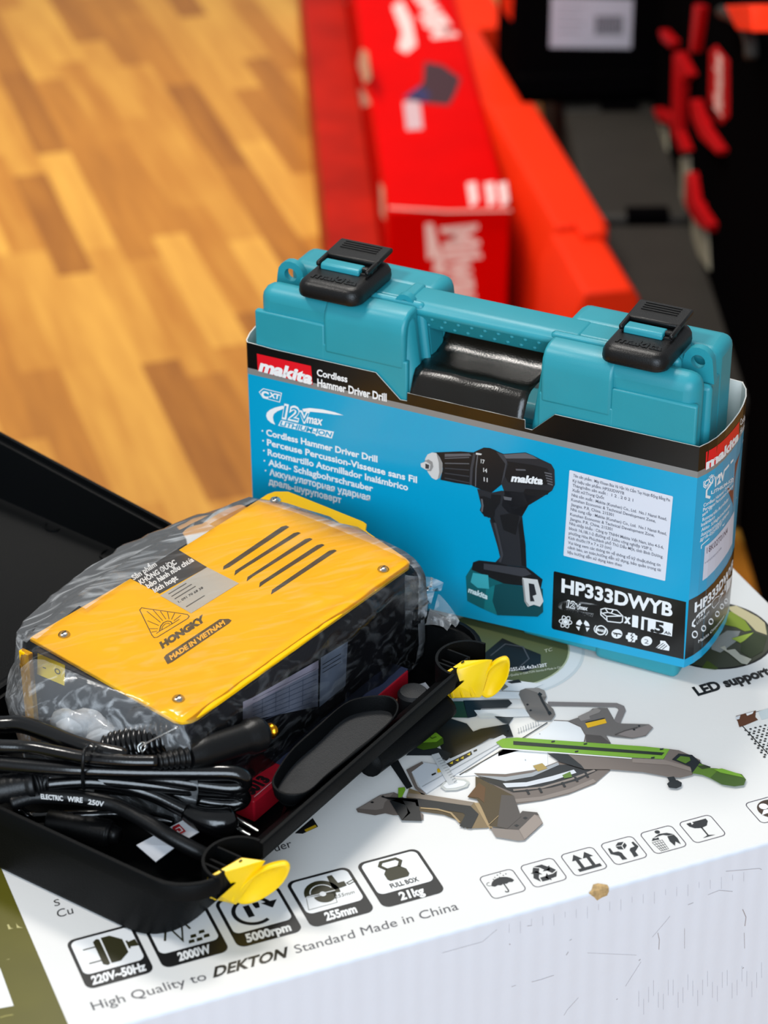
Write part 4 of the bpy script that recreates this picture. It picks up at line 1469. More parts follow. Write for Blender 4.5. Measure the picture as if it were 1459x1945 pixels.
def path0(*pp):
    return [at(*p) for p in pp]


def ylatch(P):
    """P: pixel, height of the outline points measured on the near and the far latch"""
    W3 = lambda k: at(*P[k])
    b = MB()
    # body between hinge edge and dish
    bm = bmesh.new()
    ins = (TS_ * .006)
    for k in ('h0', 'h1', 'b0', 'b1', 'm0', 'm1', 'd0', 'd1'):
        bm.verts.new(W3(k))
    bmesh.ops.convex_hull(bm, input=bm.verts)
    bm.verts.ensure_lookup_table()
    vs = [v.co.copy() for v in bm.verts]
    ix = {v: n for n, v in enumerate(bm.verts)}
    fs = [[ix[v] for v in f.verts] for f in bm.faces]
    bm.free()
    b.add(vs, fs, YLATCH)
    o = b.build('latch', bcase, bevel=.0012, seg=2, label='bright yellow flip latch')
    # oval dish
    a0, a1, c0, c1 = W3('d0'), W3('t'), W3('e0'), W3('e1')
    ctr = (a0 + a1) / 2
    ax = (a1 - a0) / 2
    ay = (c1 - c0) / 2
    nrm = ax.cross(ay).normalized()
    if nrm.dot(CAM_C - ctr) < 0:
        nrm = -nrm
    n = 32
    def el(k, h):
        out = []
        for t in range(n):
            q = 2 * PI * t / n
            x, y = math.cos(q), math.sin(q)
            x = math.copysign(abs(x) ** .9, x)
            y *= (1 - .35 * max(0, x) ** 2)
            out.append(ctr + ax * x * k + ay * y * k + nrm * h)
        return out
    d = MB()
    d.loft([el(.75, -.0045), el(.93, -.0030), el(1.0, -.0008), el(1.0, .0004), el(.94, .0009), el(.84, .0004), el(.72, -.0012), el(.3, -.0024), el(.02, -.0026)], YLATCH)
    d.build('latch_dish', o, smooth='all')
    r = MB()
    # ribs of the body and the pivot hole
    h0, h1, b0, b1 = W3('h0'), W3('h1'), W3('b0'), W3('b1')
    fn = (h1 - h0).cross(b0 - h0).normalized()
    if fn.dot(CAM_C - h0) < 0:
        fn = -fn
    for t in (.18, .5, .8):
        p, q = h0.lerp(h1, t) * .45 + b0.lerp(b1, t) * .55, b0.lerp(b1, t) * .86 + h0.lerp(h1, t) * .14
        r.tube([p + fn * .0012, q + fn * .0014], .0013, YLATCH, 8, 1)
    p = h0.lerp(b0, .35) + fn * .001
    r.tube([p, h1.lerp(b1, .40) + fn * .0012], .0013, YLATCH, 8, 1)
    r.build('latch_rib', o, smooth=True)
    q = MB()
    q.lathe(h1 * .88 + W3('m1') * .02 + h0 * .10 + fn * .0012, fn, [(.0012, 0), (.0012, .0006), (.0001, .0006)], mat('hole_dark', '#1a1408', .6), 10)
    q.build('pivot_hole', o)


ylatch(dict(h0=(393, 1666, .0405), h1=(459, 1628, .0415), b0=(397, 1706, .014), b1=(449, 1719, .010), m0=(396, 1690, .03), m1=(505, 1634, .040), d0=(452, 1714, .011), d1=(460, 1676, .027), t=(549, 1641, .039), e0=(476, 1655, .031), e1=(517, 1683, .018)))
ylatch(dict(h0=(838, 1280, .0405), h1=(878, 1253, .0415), b0=(847, 1328, .014), b1=(912, 1327, .010), m0=(852, 1300, .03), m1=(938, 1250, .040), d0=(917, 1322, .011), d1=(912, 1280, .027), t=(966, 1251, .040), e0=(922, 1266, .032), e1=(953, 1294, .020)))

# carrying handle below the rim, between the latches
b = MB()
b.tube(path0((700, 1450, .016), (735, 1424, .014), (790, 1386, .015), (846, 1338, .018)), .0082, BLACKP, 16, 6)
b.build('carrying_handle', bcase, smooth='all')

# hinge barrels between the two halves
for a, c in ((.225, .265), (.30, .36), (.40, .46)):
    b = MB()
    b.tube([T(a, .1275, .0335), T(c, .1275, .0335)], .0042, BLACKP, 14, 1)
    b.build('hinge', bcase, smooth=True)

# lid, folded back and rising a little
LA = math.radians(9)


def TLid(l, t, h):
    return TL_ * l + TS_ * (.131 + t * math.cos(LA) - h * math.sin(LA)) + UP * (.031 + t * math.sin(LA) + h * math.cos(LA))


def rl(i_, r, h, e=0.0):
    return [TLid(l, t, h) for l, t in rounded(L0 + i_, .0 + i_, L1 - i_ - e, .208 - i_, r, 7)]


b = MB()


def rw(i_, r, h):
    """loop of the lower part of the lid, deeper away from the hinge"""
    return [TLid(l, t, h - .10 * t) for l, t in rounded(L0 + i_, .0 + i_, L1 - i_, .208 - i_, r, 7)]


b.loft([rw(.008, .022, -.030), rw(.004, .026, -.027), rl(.001, .028, -.013), rl(-.0005, .029, -.012), rl(0, .029, .0), rl(.0008, .028, .001),
        rl(.0028, .027, .001), rl(.0032, .026, -.003), rl(.0058, .025, -.0035), rl(.008, .024, -.014), rw(.012, .02, -.0255), rw(.017, .016, -.0275)], BLACKP)
lid = b.build('lid', bcase, smooth=True, angle=50)
LF = Flat(TLid(0, 0, -.0275), TL_, TLid(0, 1, -.1) - TLid(0, 0, 0))
for x, y in ((4, 945), (102, 1001), (207, 1056), (-90, 890)):
    a, c = LF.px(x, y)
    b = MB()
    o = LF.map(a, c)
    b.loft([[o + LF.a * r * math.cos(2 * PI * k / 24) + LF.b * r * math.sin(2 * PI * k / 24) + LF.n * h for k in range(24)] for r, h in ((.0062, -.0004), (.006, .0012), (.0050, .0012), (.0047, -.0004))], BLACKP, False, False)
    b.build('moulded_ring', lid, smooth=True)

# oval storage cup
pts = ((517, 1494), (522, 1471), (555, 1423), (610, 1373), (655, 1337), (690, 1325), (728, 1322), (750, 1328), (758, 1344), (748, 1366), (712, 1401), (670, 1436), (620, 1475), (590, 1502), (566, 1512), (535, 1510))
P2 = [tls(x, y, .043) for x, y in pts]


def smooth2(P, k=4):
    out = []
    n = len(P)
    for i_ in range(n):
        p0, p1, p2, p3 = (Vector(P[(i_ + j) % n]) for j in (-1, 0, 1, 2))
        for q in range(k):
            t = q / k
            out.append(.5 * ((2 * p1) + (p2 - p0) * t + (2 * p0 - 5 * p1 + 4 * p2 - p3) * t * t + (3 * p1 - p0 - 3 * p2 + p3) * t ** 3))
    return out


P2 = smooth2(P2)
cx = sum((p for p in P2), Vector((0, 0))) / len(P2)


def cup(d, z):
    out = []
    for p in P2:
        v = p - cx
        l_, s_ = cx + v * (1 - d / v.length)
        w_ = S0 + (.0062 + (.038 - z) / .011 * .0113 if z > .027 else .0175 + (.027 - z) / .0208 * .0115)
        out.append(T(l_, max(s_, w_ + .0018), z))
    return out


b = MB()
b.loft([cup(.0125, .0062), cup(.0095, .026), cup(.0012, .037), cup(0, .0432), cup(.0004, .0438), cup(.0016, .0438), cup(.002, .0425), cup(.0028, .0345)], BLACKP, False, False)
cupo = b.build('storage_cup', bcase, smooth=True, angle=50)
b = MB()
b.add(cup(.0026, .0348), [tuple(range(len(P2)))], BLACKG)
b.build('cup_floor', cupo)
b = MB()
b.lathe(T(.4415, -.0615, .0085), UP, [(.009, 0), (.009, .016), (.0075, .018), (.001, .0185)], BLACKG, 20)
b.build('moulded_boss', bcase, smooth=True)

# ================================================================== welding machine
MO = at(345, 1378, .082)
MP = (at(778, 1076, .082) - at(375, 1362, .082)).normalized()
MQ = Vector((-MP.y, MP.x, 0))


def M(p, q, z):
    return Vector((MO.x, MO.y, 0)) + MP * p + MQ * q + UP * z


mach = thing('welding_machine', 'dark welding machine with a yellow top panel, inside a clear bag in the black case', 'welding machine', tuple(M(.1, .058, .0075)))
MT = Flat(M(0, 0, .082), MP, MQ)
b = MB()
b.box(M, .004, .196, .0012, .114, .0075, .0798, MBODY)
body = b.build('machine_body', mach, bevel=.002, seg=2)
cov = [(56, 1212), (62, 1207), (330, 1050), (470, 962), (508, 938), (522, 933), (548, 933), (690, 990), (697, 995), (695, 1006), (700, 1011), (772, 1060), (779, 1067), (776, 1077), (376, 1362), (364, 1368), (346, 1371), (330, 1368)]
b = MB()
cp = [MT.px(x, y) for x, y in cov]
b.prism(cp, lambda p, q: M(p, q, .0798), lambda p, q: M(p, q, .082), YEL)
b.box(M, .0005, .004, .112, .1195, .012, .0798, YEL)
cover = b.build('top_panel', mach, bevel=.0005, seg=2, label='yellow steel top panel')
for x, y in ((523, 951), (728, 1082), (122, 1206), (339, 1328)):
    p, q = MT.px(x, y)
    b = MB()
    b.lathe(M(p, q, .0819), UP, [(.0034, 0), (.0034, .0006), (.0028, .0014), (.0016, .0019), (.0001, .002)], STEEL, 18)
    b.box(lambda a, c, z: M(p + a, q + c, z), -.0016, .0016, -.0003, .0003, .0835, .0841, mat('slot_dark', '#222222', .5))
    b.build('screw', cover, smooth=True)
i = Ink(MT)
cm7 = crop(200, 920, .46607)
SLOT = mat('vent_dark', '#3a2f12', .6)
for q in ('480,348 482,334 718,173 738,168 750,174 505,338', '526,372 530,352 768,199 786,195 797,199 552,352', '576,396 580,378 814,224 834,219 845,224 602,376', '627,420 630,401 863,248 884,243 894,248 652,402', '675,449 680,430 912,271 934,266 944,271 702,432'):
    i.pp(cm7, q, SLOT, 1)
i.build('vent_slots', cover, 'dark diagonal vent slots')
i = Ink(MT)
i.pp(cm7, '95,380 290,262 415,338 222,446', ink('#33302f', .4), 1)
for x0, y0, x1, y1, s_ in ((116, 392, 212, 332, 'S\u1ea3n ph\u1ea9m'), (145, 410, 293, 324, 'KH\u00d4NG \u0110\u01af\u1ee2C'), (174, 426, 363, 313, 'b\u1ea3o h\u00e0nh n\u1ebfu ch\u01b0a'), (202, 443, 298, 388, 'k\u00edch ho\u1ea1t')):
    i.tx(s_, cm7, (x0, y0), (x1, y1), (x0 - 12, y0 - 17), WHITE, 2, bold=.04)
i.pp(cm7, '224,454 415,338 545,404 350,526', ink('#b9b6ae', .4), 1)
for x0, y0, x1, y1 in ((258, 448, 330, 404), (270, 458, 352, 408), (283, 468, 368, 416), (330, 500, 405, 454)):
    i.sp(cm7, '%d,%d %d,%d' % (x0, y0, x1, y1), .0007, ink('#5a5650'), 2)
i.tx('1. 091 70 68 38', cm7, (300, 484), (400, 424), (295, 477), ink('#3c3936'), 2, bold=.02)
i.build('sticker', cover, 'black and grey warranty sticker')
i = Ink(MT)
c5b = crop(0, 760, .30158)
DKY = ink('#4a3a08')
tri = [(880, 1322), (892, 1308), (915, 1312), (1180, 1350), (1192, 1362), (1182, 1376), (990, 1494), (972, 1497), (958, 1482)]
i.sp(c5b, ' '.join('%d,%d' % p for p in tri), .0005, DKY, 1, True)
i.sp(c5b, '1005,1455 1012,1425 1030,1402 1055,1392 1075,1395 1085,1410', .0006, DKY, 1)
i.sp(c5b, '1018,1447 1025,1425 1040,1410 1060,1405 1070,1412', .0004, DKY, 1)
i.sp(c5b, '985,1470 1005,1456 1090,1406 1130,1380', .0004, DKY, 1)
for x0, y0, x1, y1 in ((995, 1440, 940, 1440), (1000, 1420, 930, 1390), (1010, 1400, 925, 1330), (1025, 1390, 965, 1322), (1045, 1380, 1010, 1330), (1065, 1380, 1055, 1335), (1080, 1382, 1100, 1342), (1095, 1390, 1140, 1355), (990, 1455, 955, 1462)):
    i.sp(c5b, '%d,%d %d,%d' % (x0, y0, x1, y1), .0004, DKY, 1)
i.tx('HONGKY', PX, (308, 1232), (391, 1178), (302.5, 1221.5), DKY, 1, bold=.07)
i.pp(c5b, '1032,1622 1045,1605 1385,1380 1440,1378 1459,1388 1445,1405 1085,1650 1055,1664', DKY, 1)
i.tx('MADE IN VIETNAM', c5b, (1078, 1640), (1420, 1412), (1064, 1614), ink('#f2b51a'), 2, bold=.05)
i.build('printed_logo', cover)
# front panel, facing the viewer's left
MF = Flat(M(.0038, 0, 0), MQ, (0, 0, 1))
i = Ink(MF)
i.pp(PX, '72,1240 124,1263 123,1302 71,1280', ink('#e9c81c', .35), 2)
i.tx('O', PX, (104, 1277), (115, 1282), (105, 1267), BLK, 3, bold=.02)
i.pp(PX, '82,1266 88,1268 88,1270 82,1268', BLK, 3)
i.build('switch_label', body, 'yellow power switch label')
for q, z, r in ((.026, .045, .012), (.055, .04, .012)):
    b = MB()
    b.lathe(M(.004, q, z), -MP, [(r, 0), (r, .006), (r * .75, .009), (r * .4, .009), (r * .4, .003)], RUBBERM, 20)
    b.build('cable_socket', body, smooth=True)
b = MB()
b.lathe(M(.004, .082, .045), -MP, [(.009, 0), (.009, .002), (.0075, .009), (.002, .0105)], RUBBERM, 20)
b.build('current_knob', body, smooth=True)
b = MB()
b.lathe(M(.0045, .0705, .046), -MP, [(.0028, 0), (.0028, .004), (.001, .006)], ink('#c9b23a', .3), 12)
b.build('indicator_lamp', body, smooth=True)
# rating label on the long side
MS = Flat(M(0, .0010, 0), MP, (0, 0, 1))
i = Ink(MS)
i.pp(cm7, '560,886 600,868 868,716 866,905 560,968', ink('#8f95a8', .35), 1)
i.pp(cm7, '560,886 600,868 868,716 868,750 560,915', ink('#b9b2c6', .35), 2)
i.pp(cm7, '878,706 988,640 978,820 872,908', ink('#8793a8', .35), 1)
for k in range(7):
    y = 760 + 22 * k
    i.sp(cm7, '%d,%d %d,%d' % (600, y + 118 - k * 6, 860, y - 10), .0004, ink('#5d6980'), 2)
for k in range(4):
    x = 640 + 55 * k
    i.sp(cm7, '%d,%d %d,%d' % (x, 895 - .5 * (x - 600), x - 2, 950 - .25 * (x - 600)), .0004, ink('#5d6980'), 2)
for k in range(3):
    i.sp(cm7, '%d,%d %d,%d' % (885, 735 + 16 * k, 960, 690 + 16 * k), .0005, ink('#2d3340'), 2)
i.build('rating_label', body, 'pale rating label')

# ================================================================== clear bag round the machine
def bag():
    b = MB()
    BAG = bag_plastic('loose_clear_bag', .11, .48, .55)
    TIGHT = bag_plastic('tight_clear_bag', .004, .065, .22)
    n = 88
    ps = [-.046, -.042, -.036, -.028, -.020, -.012, -.005] + [.004 + .0055 * k for k in range(36)] + [.203, .209, .214, .2185, .222, .2245]
    loops = []
    for p in ps:
        if p < -.005:
            f = max(.12, 1 - ((-.005 - p) / .043) ** 1.6)
        elif p > .203:
            f = max(.10, 1 - ((p - .203) / .0225) ** 1.8)
        else:
            f = 1.0
        loop = []
        t_ = min(1, max(0, p / .2))
        fin = .030 * math.sin(PI * min(1, max(0, (p + .005) / .215))) ** .7 + .006
        for k in range(n):
            t = 2 * PI * k / n
            x, y = math.cos(t), math.sin(t)
            ex = 2 / (6.0 if f == 1 else 3.0)
            q = math.copysign(abs(x) ** ex, x)
            h = math.copysign(abs(y) ** ex, y)
            zc = .0452 - .008 * (1 - f)
            qq = .0575 + q * .0635 * (f ** .8)
            zz = zc + h * .0405 * f
            w = max(0, (qq - .095) / .026)
            qq += fin * w * w * f
            if w > 0:
                zz = zz * (1 - .75 * min(1, w * w)) + (.074 if p > .02 else .05) * .75 * min(1, w * w) * 1.0
            v = M(p, qq, zz)
            a = noise.noise(v * 34) * .0032 + noise.noise(v * 95 + Vector((7, 3, 1))) * .0016 + abs(noise.noise(v * 60 + Vector((2, 9, 4)))) * .0022
            if f < 1:
                a *= 2.6
            d = Vector((math.cos(t), math.sin(t)))
            onf = abs(h) > .92 and 0 < qq < .116 and f == 1
            if onf:
                zz += abs(a) * .55 * (1 if h > 0 else 0)
            else:
                qq += d.x * abs(a)
                zz += d.y * a
                p_ = p
            if -.003 < p < .20:
                if h > .9:
                    zz = max(zz, .0845 if .002 < p else .0835)
                if qq < .03 and zz > .008 and abs(q) > .9:
                    qq = min(qq, -.0024)
                if qq > .1 and abs(q) > .9:
                    qq = max(qq, .1205)
            zz = max(zz, .0062)
            pf = p
            if p < 0:
                e_ = min(1, max(0, (qq - .03) / .06))
                pf = p * (.20 + .48 * e_ * e_ * (3 - 2 * e_))
            loop.append(M(pf + (noise.noise(v * 50) * .004 if f < 1 and qq > .06 else 0), qq, zz))
        loops.append(loop)
    vs = [p_ for l in loops for p_ in l]
    groups = {BAG: [], TIGHT: []}
    for r in range(len(loops) - 1):
        for k in range(n):
            a_, c_ = r * n + k, r * n + (k + 1) % n
            mid = (Vector(vs[a_]) + Vector(vs[c_ + n])) / 2 - M(0, 0, 0)
            p_, q_ = mid.dot(MP), mid.dot(MQ)
            tight = 0 < p_ < .197 and q_ < .116
            groups[TIGHT if tight else BAG].append((a_, c_, c_ + n, a_ + n))
    groups[BAG] += [tuple(range(n - 1, -1, -1)), tuple((len(loops) - 1) * n + k for k in range(n))]
    v0 = len(b.v)
    b.v += [tuple(v) for v in vs]
    for m_, fs_ in groups.items():
        for f_ in fs_:
            b.f.append([v0 + q_ for q_ in f_])
            b.mi.append(b.idx(m_))
    # loose tail at the far end
    g = []
    for r in range(9):
        s = r / 8
        row = []
        for k in range(15):
            t = k / 14
            A = M(.196, .004 - .002 * t, .074 - .045 * t)
            B_ = at(838, 1106, .062).lerp(at(800, 1184, .048), t)
            p = A.lerp(B_, s) + UP * (.0035 * math.sin(t * 19 + s * 3) * s) + MQ * (.003 * noise.noise(A * 90 + Vector((s * 5, 0, 0))))
            row.append(p)
        g.append(row)
    b.loft(g, BAG, False, False, close=False)
    g = []
    for r in range(9):
        s = r / 8
        row = []
        for k in range(9):
            t = k / 8
            A = at(836, 1130, .060).lerp(at(806, 1183, .048), t)
            B_ = at(873, 1184, .050).lerp(at(842, 1196, .047), t)
            row.append(A.lerp(B_, s) + UP * (.0030 * math.sin(t * 12 + s * 2) * (1 - .4 * s)))
        g.append(row)
    b.loft(g, BAG, False, False, close=False)
    WAD = bag_plastic('bunched_clear_bag', .55, .9, .6)
    # crumpled gathers in front of the machine
    for cx_, cy_, z, r1, r2, sd in ((180, 1392, .056, .016, .010, 1), (140, 1378, .058, .012, .011, 9), (222, 1402, .055, .012, .006, 5)):
        o = at(cx_, cy_, z)
        lp = []
        for a in range(9):
            ph = -PI / 2 + PI * a / 8
            lp.append([])
            for k in range(22):
                t = 2 * PI * k / 22
                d = Vector((math.cos(ph) * math.cos(t) * r1, math.cos(ph) * math.sin(t) * r2, math.sin(ph) * r2))
                d *= 1 + .45 * noise.noise(d * 110 + Vector((sd, sd, 0)))
                lp[-1].append(o + MP * (d.y * .9) + MQ * d.x + UP * d.z)
        b.loft(lp, WAD, False, False)
    o = b.build('plastic_bag', None, smooth='all')
    tag(o, 'crinkled clear plastic bag wrapped round the yellow topped machine', 'plastic bag')


bag()

# ================================================================== cables in the case
def path(*pp):
    return [at(*p) for p in pp]


# ribbed black coil in front of the machine
co = thing('coiled_cord', 'ribbed black coil in the clear bag at the front corner of the machine', 'cord', tuple(at(280, 1408, .03)))
b = MB()
a0, a1 = at(215, 1428, .050), at(345, 1398, .066)
ax = (a1 - a0).normalized()
u = ax.cross(UP).normalized()
w = u.cross(ax)
hp = []
for k in range(16 * 13):
    t = k / (16 * 13 - 1)
    q = 2 * PI * k / 16
    hp.append(a0.lerp(a1, t) + (u * math.cos(q) + w * math.sin(q)) * (.0118 - .002 * abs(t - .5)))
b.tube(hp, .0019, RUBBER, 8, 1)
b.build('coil', co, smooth='all')

# power cord: loops and a moulded two pin plug
pc = thing('power_cord', 'black power cord tied in loops with a moulded two pin plug', 'cord', tuple(at(250, 1500, .02)))
b = MB()
b.tube(path((-45, 1447, .058), (0, 1450, .058), (77, 1457, .058), (154, 1462, .058), (269, 1466, .057), (384, 1467, .056), (440, 1468, .055), (462, 1476, .052), (462, 1490, .047), (440, 1496, .046), (384, 1490, .047), (300, 1478, .049), (200, 1468, .05), (100, 1462, .05), (0, 1458, .048), (-40, 1458, .047)), .0044, RUBBER, 14)
b.tube(path((-45, 1472, .048), (60, 1476, .048), (200, 1482, .047), (320, 1494, .044), (410, 1503, .041), (452, 1506, .039), (463, 1517, .034), (445, 1527, .032), (400, 1524, .033), (300, 1504, .037), (180, 1492, .042)), .0042, RUBBER, 14)
b.tube(path((88, 1489, .046), (130, 1485, .047), (173, 1484, .047), (230, 1491, .044), (288, 1508, .040), (330, 1528, .036), (372, 1549, .032)), .0042, RUBBER, 14)
b.build('cable', pc, smooth='all')
b = MB()
b.tube(path((352, 1539, .034), (385, 1555, .031), (420, 1562, .029), (438, 1558, .028)), .0085, RUBBER, 18, 6, taper=lambda t: .0048 + .0042 * math.sin(PI * min(1, t * 1.15) * .5) * (1 if t < .85 else 1 - (t - .85) * 3))
plug = b.build('plug', pc, smooth='all')
for p, q in (((434, 1566, .026), (476, 1587, .026)), ((444, 1553, .026), (491, 1579, .026))):
    b = MB()
    b.tube(path(p, q), .0019, STEEL, 12, 8, taper=lambda t: .0019 if t < .92 else .0019 * (1 - (t - .92) * 7))
    b.build('plug_pin', plug, smooth=True, label='bright metal plug pin')

# earth cable with a brass tipped connector
ec_ = thing('earth_cable', 'black welding cable ending in a ribbed connector with a brass tip', 'cable', tuple(at(250, 1440, .03)))
b = MB()
b.tube(path((-45, 1414, .066), (0, 1417, .066), (61, 1420, .066), (115, 1430, .067), (169, 1440, .067), (238, 1446, .067), (300, 1447, .067)), .0036, RUBBER, 14)
b.tube(path((-45, 1370, .056), (0, 1376, .058), (40, 1376, .060), (96, 1394, .063), (138, 1411, .066), (185, 1426, .068), (240, 1438, .066)), .0048, RUBBER, 14)
b.build('cable', ec_, smooth='all')
A, B_ = at(300, 1447, .067), at(357, 1437, .065)
Cn, Dn = at(500, 1391, .058), at(521, 1387, .056)
b = MB()
b.tube([A.lerp(B_, t / 24) for t in range(25)], .004, RUBBERM, 16, 1, taper=lambda t: (.0036 + .0018 * t) * (1 + .16 * math.sin(t * 2 * PI * 5.5)))
sr = b.build('strain_relief', ec_, smooth='all')
b = MB()
b.tube([B_.lerp(Cn, t / 16) for t in range(17)], .0072, RUBBERM, 20, 1, taper=lambda t: .0064 + .0020 * min(1, t * 6) if t < .80 else (.0098 if t < .97 else .0078))
b.build('connector', ec_, smooth=True, angle=30)
b = MB()
b.tube([Cn.lerp(Dn, t / 8) for t in range(9)], .003, BRASS, 16, 1, taper=lambda t: .0036 if t < .6 else .0044 if t < .8 else .0032)
b.build('brass_tip', ec_, smooth=True, label='shiny brass tip')

# electrode holder cable with printed rubber
wc = thing('welding_cable', 'thick matte black cable printed ELECTRIC WIRE 250V', 'cable', tuple(at(200, 1530, .02)))
WP = path((20, 1526, .040), (50, 1516, .041), (77, 1512, .041), (115, 1512, .041), (154, 1515, .041), (215, 1528, .039), (269, 1555, .036), (326, 1591, .031), (384, 1621, .024), (418, 1634, .017))
b = MB()
b.tube(WP, .0041, RUBBERM, 16)
wco = b.build('cable', wc, smooth='all')
b = MB()
for w_, p0, p1, p2 in (('ELECTRIC', (78, 1517), (120, 1521), (77, 1508)), ('WIRE', (128, 1522), (157, 1524.5), (128, 1512.5)), ('250V', (167, 1527), (197, 1532), (168, 1518))):
    mid = at((p0[0] + p1[0]) / 2, (p0[1] + p1[1]) / 2 - 3, .041)
    n_ = (CAM_C - mid).normalized()
    aa = (at(*p1, .041) - at(*p0, .041)).normalized()
    bb = n_.cross(aa)
    f = Flat(mid + n_ * .0043, aa, bb)
    ik = Ink(f, b)
    ik.tx(w_, PX, p0, p1, p2, ink('#c9c9c9'), 0, bold=.03)
b.build('printed_text', wco)

# handles
eh = thing('electrode_holder', 'black ribbed handle at the left rim of the case, joined to the cable bundle', 'electrode holder', tuple(at(20, 1500, .03)))
b = MB()
HA = path((-60, 1508, .044), (-20, 1503, .044), (30, 1494, .045), (66, 1488, .046))
b.tube(HA, .0080, RUBBERM, 20, 8, taper=lambda t: .0078 * (1 + .04 * math.sin(t * 60)) if t < .85 else .0086)
hd = b.build('handle', eh, smooth='all')
b = MB()
b.tube(path((62, 1489, .046), (80, 1484, .046), (97, 1487, .046)), .006, RUBBERM, 18, 6, taper=lambda t: .0082 - .0030 * t + .0006 * math.sin(t * 25))
b.build('strain_relief', eh, smooth='all')
gh = thing('welding_clamp_handle', 'black ribbed handle lying low in the case under the printed cable', 'handle', tuple(at(150, 1575, .01)))
b = MB()
b.tube(path((92, 1565, .018), (130, 1570, .018), (195, 1582, .018), (212, 1585, .018)), .0078, RUBBERM, 22, 10, taper=lambda t: .0078 * (1 + .03 * math.sin(t * 90)) if t < .85 else .0070)
b.build('grip', gh, smooth='all')
b = MB()
b.tube(path((210, 1585, .018), (228, 1588, .018)), .0055, RUBBERM, 18, 4, taper=lambda t: .0062 - .002 * t)
b.build('collar', gh, smooth='all')
b = MB()
b.tube(path((30, 1535, .020), (60, 1552, .014), (110, 1550, .02), (160, 1548, .024), (230, 1545, .022), (300, 1555, .020), (330, 1562, .018)), .0030, RUBBER, 12)
o = b.build('thin_cable', None, smooth='all')
tag(o, 'thin black cable half hidden below the printed cable', 'cable')

# tie round the bundle
b = MB()
ring = path((168, 1421, .0735), (161, 1424, .076), (158, 1440, .0735), (157, 1465, .0655), (157, 1485, .053), (159, 1497, .045), (163, 1495, .039))
low = [Vector(p) for p in ring]
b.tube(low, .0010, RUBBERM, 8)
b.tube(path((160, 1423, .0755), (172, 1412, .078), (180, 1421, .077), (175, 1428, .0745), (186, 1418, .076)), .0007, RUBBERM, 8)
o = b.build('cable_tie', None, smooth='all')
tag(o, 'thin black tie bound round the cable bundle', 'cable tie')
b = MB()
b.tube(path((265, 1430, .069), (262, 1418, .072), (272, 1410, .074), (276, 1420, .073), (270, 1428, .071), (268, 1418, .073), (285, 1408, .076), (310, 1395, .080), (338, 1381, .084)), .0005, STEEL, 6)
o = b.build('twist_wire', None, smooth='all')
tag(o, 'thin bent wire lying on the coil at the mouth of the bag', 'wire')

# ================================================================== papers
lf = thing('leaflet', 'small folded white leaflet with a red square mark under the printed cable', 'leaflet', tuple(at(305, 1600, .012)))
b = MB()
LP = path((259, 1605, .021), (349, 1557, .026), (384, 1576, .026), (336, 1606, .022), (296, 1637, .016))
n_ = (LP[1] - LP[0]).cross(LP[4] - LP[0]).normalized()
n_ = n_ if n_.z > 0 else -n_
b.prism(LP, lambda x, y, z: Vector((x, y, z)), lambda x, y, z: Vector((x, y, z)) - n_ * .0011, LEAF)
lo = b.build('leaflet_paper', lf)
LFp = Flat(LP[1], LP[2] - LP[1], LP[0] - LP[1])
LFp = Flat(LP[1] + n_ * .0004, (LP[2] - LP[1]), n_.cross(LP[2] - LP[1]))
i = Ink(LFp)
c6 = crop(0, 1340, .38382)
i.pp(c6, '848,606 886,588 922,625 882,645', ink('#b5121c'), 4)
i.sp(c6, '870,615 890,605 905,622 885,632 878,622', .0006, WHITE, 5)
i.pp(c6, '962,588 975,592 1004,612 998,622', ink('#a01a22'), 4)
i.build('printed_mark', lo)

pk = thing('welding_rod_packet', 'narrow packet with a red end marked 6013 between machine and storage cup', 'packet', tuple(T(.38, -.037, .0062)))
b = MB()
kl = tls(466, 1516, .021)
b.box(T, kl[0], kl[0] + .15, -.0435, -.030, .0066, .021, ink('#c2182c', .35))
b.build('packet_box', pk, bevel=.0012)
PT = Flat(T(0, 0, .0212), TL_, TS_)
i = Ink(PT)
i.ab([(kl[0] + .0005, -.0432), (kl[0] + .024, -.0432), (kl[0] + .024, -.0303), (kl[0] + .0005, -.0303)], ink('#c2182c', .35), 1)
i.ab([(kl[0] + .034, -.0432), (kl[0] + .15, -.0432), (kl[0] + .15, -.0303), (kl[0] + .034, -.0303)], ink('#3a3f58', .35), 1)
i.text_ab('6013', (kl[0] + .003, -.0395), (kl[0] + .0205, -.0395), (kl[0] + .003, -.0325), ink('#1a0a0c'), 2, .07)
i.strip([(kl[0] + .003, -.0415), (kl[0] + .0205, -.0415)], .0005, ink('#e9b9bb'), 2)
i.build('red_label', pk, 'red label reading 6013')

cdp = thing('card', 'small white card with an orange strip behind the storage cup', 'card', tuple(at(785, 1315, .012)))
b = MB()
CP = path((744, 1335, .012), (795, 1300, .016), (808, 1296, .016), (816, 1306, .014), (780, 1330, .010), (760, 1341, .010))
b.prism(CP, lambda x, y, z: Vector((x, y, z)), lambda x, y, z: Vector((x, y, z - .0012)), LEAF)
cpo = b.build('card_paper', cdp)
b = MB()
b.prism(path((744, 1335, .0122), (768, 1318, .0142), (784, 1318, .0136), (760, 1341, .0102)), lambda x, y, z: Vector((x, y, z + .0002)), lambda x, y, z: Vector((x, y, z)), ink('#c98a62'))
b.build('orange_strip', cpo)


# ================================================================== background goods on the floor (out of focus)
def slab(fn, a0, a1, b0, b1, z0, z1):
    P = [(a0, b0), (a1, b0), (a1, b1), (a0, b1)]
    return [fn(*p, z0) for p in P], [fn(*p, z1) for p in P]


# --- long red carton with white lettering
RZ = -0.50
rA, rB = at(737, 402, RZ), at(968, 395, RZ)
RX = (rB - rA).normalized()
RY = Vector((-RX.y, RX.x, 0))
RW = (rB - rA).length


